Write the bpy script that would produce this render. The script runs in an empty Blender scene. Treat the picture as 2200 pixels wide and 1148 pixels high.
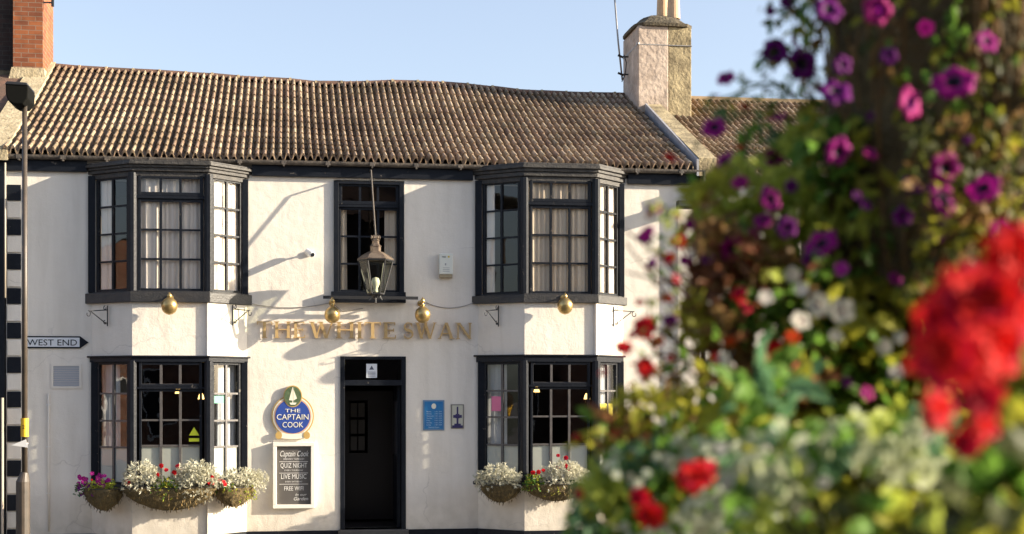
import bpy, math, random
from mathutils import Vector, Matrix
random.seed(7)
R = math.radians
SC = bpy.context.scene
COL = SC.collection
# ------------------------------------------------------------------ camera
F, XC, YH, DIST, CH = 3200.0, 1100.0, 843.0, 21.8, 2.13
TH = math.atan(0.152)
cam_d = bpy.data.cameras.new('camera'); cam = bpy.data.objects.new('camera', cam_d); COL.objects.link(cam)
cam.location = (0, -DIST, CH); cam.rotation_euler = (R(90), 0, -TH)
cam_d.sensor_width = 36; cam_d.lens = 36*F/2200; cam_d.shift_y = (YH-574)/2200
cam_d.clip_end = 2000; cam_d.clip_start = 0.05
cam_d.dof.use_dof = True; cam_d.dof.focus_distance = 21.5; cam_d.dof.aperture_fstop = 3.1
cam_d.dof.aperture_blades = 0
SC.camera = cam
FW = Vector((math.sin(TH), math.cos(TH), 0)); RT = Vector((math.cos(TH), -math.sin(TH), 0)); UP = Vector((0, 0, 1))
CP = Vector((0, -DIST, CH))
def P(px, py, Y=0.0):
    d = FW + RT*((px-XC)/F) + UP*((YH-py)/F)
    return CP + d*((Y+DIST)/d.y)
def PX(px, Y=0.0): return P(px, YH, Y).x
def PZ(px, py, Y=0.0): return P(px, py, Y).z
def Q(px, py, dep):
    return CP + (FW + RT*((px-XC)/F) + UP*((YH-py)/F))*dep
# ------------------------------------------------------------------ light
SUN = Vector((4.2, -1.0, 1.30)).normalized()
w = bpy.data.worlds.new('World'); SC.world = w; w.use_nodes = True
nt = w.node_tree; bg = nt.nodes['Background']
sky = nt.nodes.new('ShaderNodeTexSky'); sky.sky_type = 'NISHITA'; sky.sun_disc = False
sky.sun_elevation = math.asin(SUN.z); sky.sun_rotation = math.atan2(SUN.x, SUN.y)
sky.air_density = 1.0; sky.dust_density = 2.0; sky.ozone_density = 2.6
hs = nt.nodes.new('ShaderNodeHueSaturation'); hs.inputs['Saturation'].default_value = .68; hs.inputs['Hue'].default_value = .507; hs.inputs['Value'].default_value = .75
nt.links.new(sky.outputs[0], hs.inputs['Color']); nt.links.new(hs.outputs[0], bg.inputs[0]); bg.inputs[1].default_value = 0.15
sl = bpy.data.lights.new('sun', 'SUN'); sl.energy = 5.0; sl.angle = R(0.5); sl.color = (1.0, 0.87, 0.68)
so = bpy.data.objects.new('sun', sl); COL.objects.link(so)
so.rotation_euler = SUN.to_track_quat('Z', 'Y').to_euler()
vs = SC.view_settings; vs.view_transform = 'Standard'; vs.look = 'None'; vs.gamma = 1; vs.exposure = 1.42
SC.cycles.max_bounces = 8; SC.cycles.transparent_max_bounces = 16
SC.render.resolution_x = 1024; SC.render.resolution_y = 534
# ------------------------------------------------------------------ materials
def lin(c): return tuple(((v/255)/12.92 if v/255 <= .04045 else ((v/255+.055)/1.055)**2.4) for v in c)
def mat(name, col, rough=.7, metal=0, var=None, scale=4, bump=0, bscale=60, spec=.5, trans=0, emis=None, estr=0, detail=5, stretch=None, sss=0):
    m = bpy.data.materials.new(name); m.use_nodes = True; n = m.node_tree; b = n.nodes['Principled BSDF']
    b.inputs['Base Color'].default_value = (*col, 1); b.inputs['Roughness'].default_value = rough
    b.inputs['Metallic'].default_value = metal; b.inputs['Specular IOR Level'].default_value = spec
    tc = n.nodes.new('ShaderNodeTexCoord'); src = tc.outputs['Object']
    if stretch:
        mp = n.nodes.new('ShaderNodeMapping'); mp.inputs['Scale'].default_value = stretch
        n.links.new(src, mp.inputs[0]); src = mp.outputs[0]
    if var:
        no = n.nodes.new('ShaderNodeTexNoise'); no.inputs['Scale'].default_value = scale; no.inputs['Detail'].default_value = detail
        no.inputs['Roughness'].default_value = .65
        n.links.new(src, no.inputs['Vector'])
        cr = n.nodes.new('ShaderNodeValToRGB'); cr.color_ramp.elements[0].position = .32; cr.color_ramp.elements[1].position = .68
        cr.color_ramp.elements[0].color = (*var, 1); cr.color_ramp.elements[1].color = (*col, 1)
        n.links.new(no.outputs[0], cr.inputs[0]); n.links.new(cr.outputs[0], b.inputs['Base Color'])
    if bump:
        nb = n.nodes.new('ShaderNodeTexNoise'); nb.inputs['Scale'].default_value = bscale; nb.inputs['Detail'].default_value = 4
        n.links.new(src, nb.inputs['Vector'])
        bp = n.nodes.new('ShaderNodeBump'); bp.inputs['Strength'].default_value = bump; bp.inputs['Distance'].default_value = .02
        n.links.new(nb.outputs[0], bp.inputs['Height']); n.links.new(bp.outputs[0], b.inputs['Normal'])
    if trans:
        tr = n.nodes.new('ShaderNodeBsdfTranslucent'); mx = n.nodes.new('ShaderNodeMixShader'); mx.inputs[0].default_value = trans
        tr.inputs[0].default_value = (*col, 1)
        if var: n.links.new(cr.outputs[0], tr.inputs[0])
        n.links.new(b.outputs[0], mx.inputs[1]); n.links.new(tr.outputs[0], mx.inputs[2])
        n.links.new(mx.outputs[0], n.nodes['Material Output'].inputs[0])
    if emis:
        b.inputs['Emission Color'].default_value = (*emis, 1); b.inputs['Emission Strength'].default_value = estr
    return m
def brick_mat(name, c1, c2, mortar, sc=1.0):
    m = mat(name, c1, .9); n = m.node_tree; b = n.nodes['Principled BSDF']
    tc = n.nodes.new('ShaderNodeTexCoord'); sx = n.nodes.new('ShaderNodeSeparateXYZ'); cb = n.nodes.new('ShaderNodeCombineXYZ')
    ad = n.nodes.new('ShaderNodeMath'); ad.operation = 'ADD'
    n.links.new(tc.outputs['Object'], sx.inputs[0]); n.links.new(sx.outputs[0], ad.inputs[0]); n.links.new(sx.outputs[1], ad.inputs[1])
    n.links.new(ad.outputs[0], cb.inputs[0]); n.links.new(sx.outputs[2], cb.inputs[1])
    br = n.nodes.new('ShaderNodeTexBrick'); br.inputs['Scale'].default_value = 1
    br.inputs['Brick Width'].default_value = .225*sc; br.inputs['Row Height'].default_value = .075*sc; br.inputs['Mortar Size'].default_value = .006*sc
    br.inputs['Color1'].default_value = (*c1, 1); br.inputs['Color2'].default_value = (*c2, 1); br.inputs['Mortar'].default_value = (*mortar, 1)
    n.links.new(cb.outputs[0], br.inputs['Vector'])
    no = n.nodes.new('ShaderNodeTexNoise'); no.inputs['Scale'].default_value = 5; no.inputs['Detail'].default_value = 6
    n.links.new(tc.outputs['Object'], no.inputs['Vector'])
    mx = n.nodes.new('ShaderNodeMix'); mx.data_type = 'RGBA'; mx.blend_type = 'MULTIPLY'; mx.inputs[0].default_value = .7
    cr = n.nodes.new('ShaderNodeValToRGB'); cr.color_ramp.elements[0].position = .3; cr.color_ramp.elements[0].color = (.45, .4, .36, 1); cr.color_ramp.elements[1].position = .6
    n.links.new(no.outputs[0], cr.inputs[0]); n.links.new(br.outputs[0], mx.inputs[6]); n.links.new(cr.outputs[0], mx.inputs[7])
    n.links.new(mx.outputs[2], b.inputs['Base Color'])
    bp = n.nodes.new('ShaderNodeBump'); bp.inputs['Strength'].default_value = .6; bp.inputs['Distance'].default_value = .01; bp.invert = True
    n.links.new(br.outputs['Fac'], bp.inputs['Height']); n.links.new(bp.outputs[0], b.inputs['Normal'])
    return m
M = {}
def wall_paint(name, base, dirt, amt=.5):
    m = mat(name, base, .8, bump=.0); n = m.node_tree; b = n.nodes['Principled BSDF']
    tc = n.nodes.new('ShaderNodeTexCoord')
    def noise(s, d, st=None):
        q = n.nodes.new('ShaderNodeTexNoise'); q.inputs['Scale'].default_value = s; q.inputs['Detail'].default_value = d
        if st:
            mp = n.nodes.new('ShaderNodeMapping'); mp.inputs['Scale'].default_value = st
            n.links.new(tc.outputs['Object'], mp.inputs[0]); n.links.new(mp.outputs[0], q.inputs['Vector'])
        else: n.links.new(tc.outputs['Object'], q.inputs['Vector'])
        return q
    a = noise(1.2, 6); c = noise(2.2, 5, (3, 3, .35))
    mt = n.nodes.new('ShaderNodeMath'); mt.operation = 'MULTIPLY'; n.links.new(a.outputs[0], mt.inputs[0]); n.links.new(c.outputs[0], mt.inputs[1])
    cr = n.nodes.new('ShaderNodeValToRGB'); cr.color_ramp.elements[0].position = .10; cr.color_ramp.elements[1].position = .30
    cr.color_ramp.elements[0].color = (*dirt, 1); cr.color_ramp.elements[1].color = (*base, 1)
    n.links.new(mt.outputs[0], cr.inputs[0])
    sp_ = n.nodes.new('ShaderNodeSeparateXYZ'); n.links.new(tc.outputs['Object'], sp_.inputs[0])
    mr = n.nodes.new('ShaderNodeMapRange'); mr.inputs['From Min'].default_value = .12; mr.inputs['From Max'].default_value = .85; mr.inputs['To Min'].default_value = .95; mr.inputs['To Max'].default_value = 0
    n.links.new(sp_.outputs[2], mr.inputs['Value']); sn_ = noise(6, 7); m2 = n.nodes.new('ShaderNodeMath'); m2.operation = 'MULTIPLY'; n.links.new(mr.outputs[0], m2.inputs[0]); n.links.new(sn_.outputs[0], m2.inputs[1])
    x1 = n.nodes.new('ShaderNodeMix'); x1.data_type = 'RGBA'; n.links.new(m2.outputs[0], x1.inputs[0]); n.links.new(cr.outputs[0], x1.inputs[6]); x1.inputs[7].default_value = (.42, .37, .29, 1)
    vo = n.nodes.new('ShaderNodeTexVoronoi'); vo.feature = 'DISTANCE_TO_EDGE'; vo.inputs['Scale'].default_value = .75
    wn = noise(3.5, 5); mxv = n.nodes.new('ShaderNodeMix'); mxv.data_type = 'RGBA'; mxv.blend_type = 'ADD'; mxv.inputs[0].default_value = .35; n.links.new(tc.outputs['Object'], mxv.inputs[6]); n.links.new(wn.outputs['Color'], mxv.inputs[7]); n.links.new(mxv.outputs[2], vo.inputs['Vector'])
    ck = n.nodes.new('ShaderNodeMapRange'); ck.inputs['From Min'].default_value = .002; ck.inputs['From Max'].default_value = .008; ck.inputs['To Min'].default_value = 1; ck.inputs['To Max'].default_value = 0; n.links.new(vo.outputs['Distance'], ck.inputs['Value'])
    gm_ = noise(.9, 3); gr = n.nodes.new('ShaderNodeMapRange'); gr.inputs['From Min'].default_value = .50; gr.inputs['From Max'].default_value = .60; gr.inputs['To Max'].default_value = .28; n.links.new(gm_.outputs[0], gr.inputs['Value'])
    m3 = n.nodes.new('ShaderNodeMath'); m3.operation = 'MULTIPLY'; n.links.new(ck.outputs[0], m3.inputs[0]); n.links.new(gr.outputs[0], m3.inputs[1])
    x2 = n.nodes.new('ShaderNodeMix'); x2.data_type = 'RGBA'; n.links.new(m3.outputs[0], x2.inputs[0]); n.links.new(x1.outputs[2], x2.inputs[6]); x2.inputs[7].default_value = (.34, .29, .24, 1)
    n.links.new(x2.outputs[2], b.inputs['Base Color'])
    h1 = noise(55, 3); h2 = noise(7, 4); ad = n.nodes.new('ShaderNodeMath'); ad.operation = 'MULTIPLY_ADD'
    n.links.new(h2.outputs[0], ad.inputs[0]); ad.inputs[1].default_value = 3.6; n.links.new(h1.outputs[0], ad.inputs[2])
    bp = n.nodes.new('ShaderNodeBump'); bp.inputs['Strength'].default_value = .28; bp.inputs['Distance'].default_value = .008
    n.links.new(ad.outputs[0], bp.inputs['Height']); n.links.new(bp.outputs[0], b.inputs['Normal'])
    return m
M['wall'] = wall_paint('painted_render', (.80, .735, .64), (.71, .645, .55))
M['black'] = mat('black_paint', (.007, .009, .014), .42, var=(.013, .015, .02), scale=9, spec=.18, bump=.15, bscale=30)
for nd in M['black'].node_tree.nodes:
    if nd.type == 'VALTORGB': e_ = nd.color_ramp.elements.new(.71); e_.color = (.15, .13, .11, 1); nd.color_ramp.elements[1].position = .66
M['blackold'] = mat('weathered_black_paint', (.016, .015, .016), .6, var=(.065, .058, .05), scale=14, bump=.5, bscale=40)
M['sill'] = mat('sill_paint', (.016, .017, .02), .5, var=(.04, .037, .035), scale=9, bump=.3, bscale=40)
M['gutter'] = mat('old_gutter', (.035, .03, .028), .6, var=(.14, .115, .09), scale=12, bump=.4, bscale=40)
M['weather'] = mat('weathered_lead', (.20, .19, .17), .7, var=(.07, .06, .055), scale=16, bump=.6, bscale=30)
M['bar'] = mat('sunlit_bar_paint', (.07, .065, .065), .4, var=(.11, .10, .095), scale=18)  # lower window bars: lighter colour stands in for sun on them
M['iron'] = mat('black_iron', (.02, .02, .022), .5)
M['brass'] = mat('brass', (.62, .44, .18), .34, metal=.85, var=(.42, .29, .12), scale=12)
M['gold'] = mat('gilded_letters', (.64, .45, .21), .42, metal=.2, var=(.50, .33, .14), scale=20)
M['white'] = mat('white_plastic', (.78, .77, .74), .45)
M['curtain'] = mat('net_curtain', (.92, .82, .70), .9, trans=.15)
M['curtain2'] = mat('beige_curtain', (.80, .66, .49), .9, trans=.15)
M['curtainw'] = mat('white_drape', (.72, .72, .74), .9, trans=.2)
M['film'] = mat('frosted_film', (.72, .71, .62), .6)
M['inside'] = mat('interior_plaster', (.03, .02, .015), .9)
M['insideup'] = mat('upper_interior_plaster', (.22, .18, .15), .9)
M['brick'] = brick_mat('orange_brick', (.33, .105, .035), (.20, .06, .025), (.24, .17, .12))
M['brickd'] = brick_mat('darkened_brick', (.05, .03, .025), (.03, .022, .02), (.05, .045, .04))  # brick darkened for the shaded chimney stack and for dark pane reflections
M['brickh'] = brick_mat('house_brick', (.33, .14, .08), (.25, .11, .07), (.32, .28, .24))
M['stone'] = mat('yellow_stone', (.47, .38, .22), .9, var=(.13, .10, .055), scale=3.5, bump=.8, bscale=22, detail=9)
M['pinkrender'] = mat('faded_chimney_render', (.58, .47, .38), .9, var=(.30, .23, .18), scale=3, bump=.9, bscale=12, detail=8)
M['mortar'] = mat('lime_mortar', (.52, .43, .28), .95, var=(.30, .24, .14), scale=6, bump=.8, bscale=20, detail=8)
M['leadgrey'] = mat('lead_flashing', (.34, .34, .36), .7, var=(.24, .24, .26), scale=6)
M['cap'] = mat('mossy_cement', (.15, .12, .075), .95, var=(.035, .028, .018), scale=9, bump=1, bscale=25, detail=8)
M['pot'] = mat('clay_pot', (.62, .44, .26), .8, var=(.5, .33, .2), scale=5)
M['ridge'] = mat('ridge_clay', (.17, .085, .055), .9, var=(.07, .05, .035), scale=6, bump=.5, bscale=40, detail=8)
M['steel'] = mat('grey_steel', (.32, .31, .30), .45, metal=.5)
M['pole'] = mat('brown_painted_pole', (.085, .065, .048), .45, var=(.05, .04, .03), scale=8)
M['asphalt'] = mat('asphalt', (.05, .05, .052), .9, var=(.035, .035, .037), scale=3, bump=.5, bscale=150)
M['paving'] = mat('paving', (.26, .24, .22), .9, var=(.19, .18, .165), scale=2, bump=.4, bscale=60)
M['kerb'] = mat('kerb_stone', (.30, .29, .27), .9, var=(.2, .2, .19), scale=5)
M['ground'] = mat('ground', (.12, .11, .08), .95, var=(.07, .09, .04), scale=.2)
M['paint'] = mat('road_paint', (.7, .69, .62), .8)
def glassmat(name, tint=(.93, .95, .94), ior=1.75, rough=.0):
    m = bpy.data.materials.new(name); m.use_nodes = True; n = m.node_tree; n.nodes.clear()
    o = n.nodes.new('ShaderNodeOutputMaterial'); t = n.nodes.new('ShaderNodeBsdfTransparent'); g = n.nodes.new('ShaderNodeBsdfGlossy')
    t.inputs[0].default_value = (*tint, 1); g.inputs['Roughness'].default_value = rough
    lw = n.nodes.new('ShaderNodeLayerWeight'); pw = n.nodes.new('ShaderNodeMath'); pw.operation = 'POWER'; pw.inputs[1].default_value = 4.0
    n.links.new(lw.outputs['Facing'], pw.inputs[0]); f = n.nodes.new('ShaderNodeMapRange'); n.links.new(pw.outputs[0], f.inputs['Value'])
    f.inputs['To Min'].default_value = ((ior-1)/(ior+1))**2; f.inputs['To Max'].default_value = 1.0; mx = n.nodes.new('ShaderNodeMixShader')
    n.links.new(f.outputs[0], mx.inputs[0]); n.links.new(t.outputs[0], mx.inputs[1]); n.links.new(g.outputs[0], mx.inputs[2]); n.links.new(mx.outputs[0], o.inputs[0])
    tc = n.nodes.new('ShaderNodeTexCoord'); no = n.nodes.new('ShaderNodeTexNoise'); no.inputs['Scale'].default_value = 2.5
    bp = n.nodes.new('ShaderNodeBump'); bp.inputs['Strength'].default_value = .06; bp.inputs['Distance'].default_value = .03
    n.links.new(tc.outputs['Object'], no.inputs['Vector']); n.links.new(no.outputs[0], bp.inputs['Height']); n.links.new(bp.outputs[0], g.inputs['Normal']); 
    return m
M['glass'] = glassmat('window_glass', (.98, .98, .98), 1.6)
M['glasslow'] = glassmat('lower_window_glass', (.8, .82, .82), 1.7)
M['lglass'] = glassmat('lantern_glass', (.78, .80, .70), 1.5)
def tile_mat():
    m = mat('roof_tile', (.36, .27, .19), .85); n = m.node_tree; b = n.nodes['Principled BSDF']
    at = n.nodes.new('ShaderNodeAttribute'); at.attribute_name = 'tile'
    cr = n.nodes.new('ShaderNodeValToRGB'); e = cr.color_ramp.elements
    e[0].color = (.29, .19, .13, 1); e[1].color = (.46, .355, .245, 1); k = e.new(.5); k.color = (.38, .27, .18, 1)
    n.links.new(at.outputs['Fac'], cr.inputs[0])
    tc = n.nodes.new('ShaderNodeTexCoord'); no = n.nodes.new('ShaderNodeTexNoise'); no.inputs['Scale'].default_value = 14; no.inputs['Detail'].default_value = 8
    n.links.new(tc.outputs['Object'], no.inputs['Vector'])
    c2 = n.nodes.new('ShaderNodeValToRGB'); c2.color_ramp.elements[0].position = .35; c2.color_ramp.elements[0].color = (.35, .36, .26, 1); c2.color_ramp.elements[1].position = .6
    c2.color_ramp.elements[1].color = (1, 1, 1, 1)
    n.links.new(no.outputs[0], c2.inputs[0])
    mx = n.nodes.new('ShaderNodeMix'); mx.data_type = 'RGBA'; mx.blend_type = 'MULTIPLY'; mx.inputs[0].default_value = .8
    n.links.new(cr.outputs[0], mx.inputs[6]); n.links.new(c2.outputs[0], mx.inputs[7])
    lo = n.nodes.new('ShaderNodeTexNoise'); lo.inputs['Scale'].default_value = .9; lo.inputs['Detail'].default_value = 7; n.links.new(tc.outputs['Object'], lo.inputs['Vector'])
    c3 = n.nodes.new('ShaderNodeValToRGB'); c3.color_ramp.elements[0].position = .38; c3.color_ramp.elements[0].color = (.50, .47, .40, 1); c3.color_ramp.elements[1].position = .58; c3.color_ramp.elements[1].color = (1, 1, 1, 1)
    n.links.new(lo.outputs[0], c3.inputs[0]); mx3 = n.nodes.new('ShaderNodeMix'); mx3.data_type = 'RGBA'; mx3.blend_type = 'MULTIPLY'; mx3.inputs[0].default_value = .8
    n.links.new(mx.outputs[2], mx3.inputs[6]); n.links.new(c3.outputs[0], mx3.inputs[7]); n.links.new(mx3.outputs[2], b.inputs['Base Color'])
    bp = n.nodes.new('ShaderNodeBump'); bp.inputs['Strength'].default_value = .5; bp.inputs['Distance'].default_value = .01
    n.links.new(no.outputs[0], bp.inputs['Height']); n.links.new(bp.outputs[0], b.inputs['Normal'])
    return m
M['tile'] = tile_mat()
# ------------------------------------------------------------------ builders
class MB:
    def __init__(s): s.v = []; s.f = []; s.m = []; s.attr = None
    def add(s, vs, fs, mi=0):
        o = len(s.v); s.v += [tuple(v) for v in vs]; s.f += [tuple(i+o for i in f) for f in fs]; s.m += [mi]*len(fs)
        return s
    def box(s, x0, x1, y0, y1, z0, z1, mi=0, fr=None):
        vs = [(x, y, z) for z in (z0, z1) for y in (y0, y1) for x in (x0, x1)]
        if fr: vs = [fr(*v) for v in vs]
        return s.add(vs, [(0, 2, 3, 1), (4, 5, 7, 6), (0, 1, 5, 4), (2, 6, 7, 3), (0, 4, 6, 2), (1, 3, 7, 5)], mi)
    def prism(s, pts, ext, mi=0):
        n = len(pts); ext = Vector(ext); a = [Vector(p) for p in pts]
        return s.add(a+[p+ext for p in a], [tuple(range(n-1, -1, -1)), tuple(range(n, 2*n))]+[(i, (i+1) % n, n+(i+1) % n, n+i) for i in range(n)], mi)
    def tube(s, pts, r, n=8, mi=0, caps=True):
        pts = [Vector(p) for p in pts]; rs = r if isinstance(r, (list, tuple)) else [r]*len(pts); vs = []; fs = []
        t0 = (pts[1]-pts[0]).normalized(); up = Vector((0, 0, 1)) if abs(t0.z) < .9 else Vector((1, 0, 0)); nn = t0.cross(up).normalized()
        for i, p in enumerate(pts):
            t = ((pts[min(i+1, len(pts)-1)]-pts[max(i-1, 0)])).normalized()
            nn = (nn-t*nn.dot(t)).normalized(); bb = t.cross(nn)
            for k in range(n):
                a = 2*math.pi*k/n; vs.append(p+(nn*math.cos(a)+bb*math.sin(a))*rs[i])
        for i in range(len(pts)-1):
            for k in range(n): fs.append((i*n+k, i*n+(k+1) % n, (i+1)*n+(k+1) % n, (i+1)*n+k))
        if caps: fs += [tuple(range(n-1, -1, -1)), tuple((len(pts)-1)*n+k for k in range(n))]
        return s.add(vs, fs, mi)
    def lathe(s, c, prof, n=16, mi=0, ax=None, ph=0, sq=1):
        c = Vector(c); q = Vector((0, 0, 1)).rotation_difference(Vector(ax)) if ax else None; vs = []; fs = []
        for (r, z) in prof:
            for k in range(n):
                a = 2*math.pi*k/n+ph; v = Vector((r*math.cos(a), r*math.sin(a)*sq, z)); vs.append(c+(q @ v if q else v))
        for i in range(len(prof)-1):
            for k in range(n): fs.append((i*n+k, i*n+(k+1) % n, (i+1)*n+(k+1) % n, (i+1)*n+k))
        fs += [tuple(range(n-1, -1, -1)), tuple((len(prof)-1)*n+k for k in range(n))]
        return s.add(vs, fs, mi)
    def build(s, name, m, parent=None, smooth=False, bevel=0):
        me = bpy.data.meshes.new(name); me.from_pydata(s.v, [], s.f)
        for x in (m if isinstance(m, (list, tuple)) else [m]): me.materials.append(x)
        me.polygons.foreach_set('material_index', s.m)
        if smooth: me.polygons.foreach_set('use_smooth', [True]*len(s.f))
        if s.attr:
            a = me.attributes.new('tile', 'FLOAT', 'FACE'); a.data.foreach_set('value', s.attr)
        me.update(); o = bpy.data.objects.new(name, me); COL.objects.link(o)
        if parent: o.parent = parent; o.matrix_parent_inverse = Matrix.Translation(-parent_loc(parent))
        if bevel:
            b = o.modifiers.new('bevel', 'BEVEL'); b.width = bevel; b.segments = 2; b.limit_method = 'ANGLE'
        return o
def parent_loc(p):
    v = Vector(p.location)
    while p.parent:
        v = Vector(p.location)+p.matrix_parent_inverse.translation+parent_loc(p.parent) if p.parent else v
        return v
    return v
def thing(name, label, cat, loc=(0, 0, 0), group=None):
    o = bpy.data.objects.new(name, None); COL.objects.link(o); o.location = loc; o.empty_display_size = .1
    return tag(o, label, cat, group)
def tag(o, label, cat, group=None):
    o['label'] = label; o['category'] = cat
    if group: o['group'] = group
    return o
def struct(o): o['kind'] = 'structure'; return o
def dup(root, mat4, label=None):
    """copy of a thing with copies of its parts, moved by a translation/rotation matrix"""
    r = root.copy(); COL.objects.link(r); r.matrix_world = mat4
    if label: r['label'] = label
    def rec(a, b):
        for ch in list(a.children):
            c = ch.copy(); COL.objects.link(c); c.parent = b; rec(ch, c)
    rec(root, r)
    return r
def text(s, px, h, x, y, z, m, parent, name='lettering', align='CENTER', ext=.001, shear=0, wid=None):
    """flat lettering facing the street (-Y); x,z is the baseline centre"""
    cu = bpy.data.curves.new(name, 'FONT'); cu.body = s; cu.align_x = align; cu.size = h/.72; cu.extrude = ext; cu.shear = shear
    cu.resolution_u = 3
    ob = bpy.data.objects.new('t', cu); me = bpy.data.meshes.new_from_object(ob); bpy.data.objects.remove(ob)
    sx = 1.0
    xs = [v.co.x for v in me.vertices]
    if wid and xs: sx = wid/(max(xs)-min(xs))
    for v in me.vertices:
        a, b, c = v.co; v.co = (x+a*sx, y-c, z+b)
    me.name = name; me.materials.clear(); me.materials.append(m)
    o = bpy.data.objects.new(name, me); COL.objects.link(o); o.parent = parent; o.matrix_parent_inverse = Matrix.Translation(-parent_loc(parent))
    return o
# ------------------------------------------------------------------ ground
struct(MB().add([(-600, -600, -.124), (600, -600, -.124), (600, 600, -.124), (-600, 600, -.124)], [(0, 1, 2, 3)]).build('ground', M['ground']))
struct(MB().box(-90, 120, -17, -2.35, -.2, -.12).build('road', M['asphalt']))
struct(MB().box(-90, 120, -2.2, 14, -.2, 0).build('pavement', M['paving']))
struct(MB().box(-90, 120, -60, -17.15, -.2, 0).build('far_pavement', M['paving']))
struct(MB().box(-90, 120, -2.35, -2.2, -.2, .005).build('kerb', M['kerb'], bevel=.015))
struct(MB().box(-90, 120, -17.15, -17, -.2, .005).build('far_kerb', M['kerb'], bevel=.015))
mk = MB()
for i in range(30): mk.box(-80+i*6, -77+i*6, -9.75, -9.65, -.118, -.116)
struct(mk.build('road_marking', M['paint']))
# ------------------------------------------------------------------ the pub
XL, XR = PX(13), PX(1503)
pub = thing('pub_building', 'long two storey white rendered pub with black bay windows and tiled roof', 'pub', (PX(760), 0, 0))
def wall_sheet(mb, x0, x1, z0, z1, holes, y0=0, y1=.3):
    xs = sorted({x0, x1, *[h[0] for h in holes], *[h[1] for h in holes]}); zs = sorted({z0, z1, *[h[2] for h in holes], *[h[3] for h in holes]})
    for i in range(len(xs)-1):
        for j in range(len(zs)-1):
            cx, cz = (xs[i]+xs[i+1])/2, (zs[j]+zs[j+1])/2
            if any(h[0] < cx < h[1] and h[2] < cz < h[3] for h in holes): continue
            a, b, c, d = xs[i], xs[i+1], zs[j], zs[j+1]
            mb.add([(a, y0, c), (b, y0, c), (b, y0, d), (a, y0, d)], [(0, 1, 2, 3)])
            mb.add([(a, y1, c), (b, y1, c), (b, y1, d), (a, y1, d)], [(3, 2, 1, 0)])
    for a, b, c, d in holes:
        mb.add([(a, y0, c), (a, y1, c), (a, y1, d), (a, y0, d)], [(0, 1, 2, 3)]); mb.add([(b, y0, c), (b, y1, c), (b, y1, d), (b, y0, d)], [(3, 2, 1, 0)])
        mb.add([(a, y0, c), (b, y0, c), (b, y1, c), (a, y1, c)], [(0, 1, 2, 3)]); mb.add([(a, y0, d), (b, y0, d), (b, y1, d), (a, y1, d)], [(3, 2, 1, 0)])
ZE = PZ(760, 352, 0)                       # wall head under the fascia
ZPL = PZ(760, 1139, 0)                     # top of plinth
bays_px = [dict(a=197, b=284, c=448, d=529), dict(a=1027, b=1127, c=1281, d=1336)]
BP = .50
door_x = (PX(731), PX(872)); door_z = (.13, PZ(800, 766))
cw_x = (PX(717), PX(868)); cw_z = (PZ(790, 628), PZ(790, 388))
holes = [(door_x[0], door_x[1], door_z[0], door_z[1]), (cw_x[0], cw_x[1], cw_z[0], cw_z[1])]
BAY = []
for q in bays_px:
    cx = (q['b']+q['c'])/2
    b = dict(A=(PX(q['a']), 0), B=(PX(q['b'], -BP), -BP), C=(PX(q['c'], -BP), -BP), D=(PX(q['d']), 0), cx=cx)
    off = 0 if cx < 700 else 1
    ys = dict(ct=346, cb=372, wt=377, tg0=378, tg1=416, m0=432, m1=620, wb=626, sb=650) if not off else dict(ct=352, cb=383, wt=387, tg0=390, tg1=430, m0=446, m1=622, wb=632, sb=651)
    yl = dict(t=766, wt=775, tg0=783, tg1=827, m0=841, m1=1030, wb=1042, sb=1050) if not off else dict(t=764, wt=775, tg0=780, tg1=823, m0=836, m1=1022, wb=1036, sb=1044)
    b['u'] = {k: PZ(cx, v, -BP) for k, v in ys.items()}; b['l'] = {k: PZ(cx, v, -BP) for k, v in yl.items()}
    BAY.append(b)
    holes.append((b['A'][0]+.06, b['D'][0]-.06, b['u']['wb']+.02, b['u']['cb']-.02))
    holes.append((b['A'][0]+.06, b['D'][0]-.06, b['l']['wb']+.02, b['l']['t']-.02))
mb = MB(); wall_sheet(mb, XL, XR, 0, ZE, holes)
mb.box(XL, XL+.25, .3, 8.2, 0, ZE); mb.box(XR-.25, XR, .3, 8.2, 0, ZE); mb.box(XL+.25, XR-.25, 7.9, 8.2, 0, ZE)
mb.build('wall', M['wall'], pub)
mb = MB(); ex = [XL] ; segs = [(XL, BAY[0]['A'][0]), (BAY[0]['D'][0], door_x[0]-.03), (door_x[1]+.03, BAY[1]['A'][0]), (BAY[1]['D'][0], XR)]
for a, b in segs: MB().box(a, b, -.03, -.002, 0, ZPL).build('plinth', M['black'], pub)
# rooms
ZF = PZ(760, 700)
mb = MB()
def room(mb, x0, x1, y0, y1, z0, z1):
    vs = [(x, y, z) for z in (z0, z1) for y in (y0, y1) for x in (x0, x1)]
    mb.add(vs, [(0, 1, 3, 2), (4, 6, 7, 5), (2, 3, 7, 6), (0, 2, 6, 4), (1, 5, 7, 3)])
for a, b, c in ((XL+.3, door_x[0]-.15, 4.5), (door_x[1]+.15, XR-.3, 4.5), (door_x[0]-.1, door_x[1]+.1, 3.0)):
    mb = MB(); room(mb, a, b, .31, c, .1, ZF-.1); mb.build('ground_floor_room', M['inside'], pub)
for a, b in ((XL+.3, cw_x[0]-.5), (cw_x[1]+.6, XR-.3)):
    mb = MB(); room(mb, a, b, .31, 4, ZF, ZE-.05); mb.build('upper_floor_room', M['insideup'], pub)
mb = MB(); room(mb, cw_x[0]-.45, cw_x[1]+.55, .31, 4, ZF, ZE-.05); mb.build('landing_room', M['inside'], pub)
MB().box(XL, XR, -.10, .30, ZE+.002, ZE+.02).build('soffit', M['black'], pub)
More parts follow.
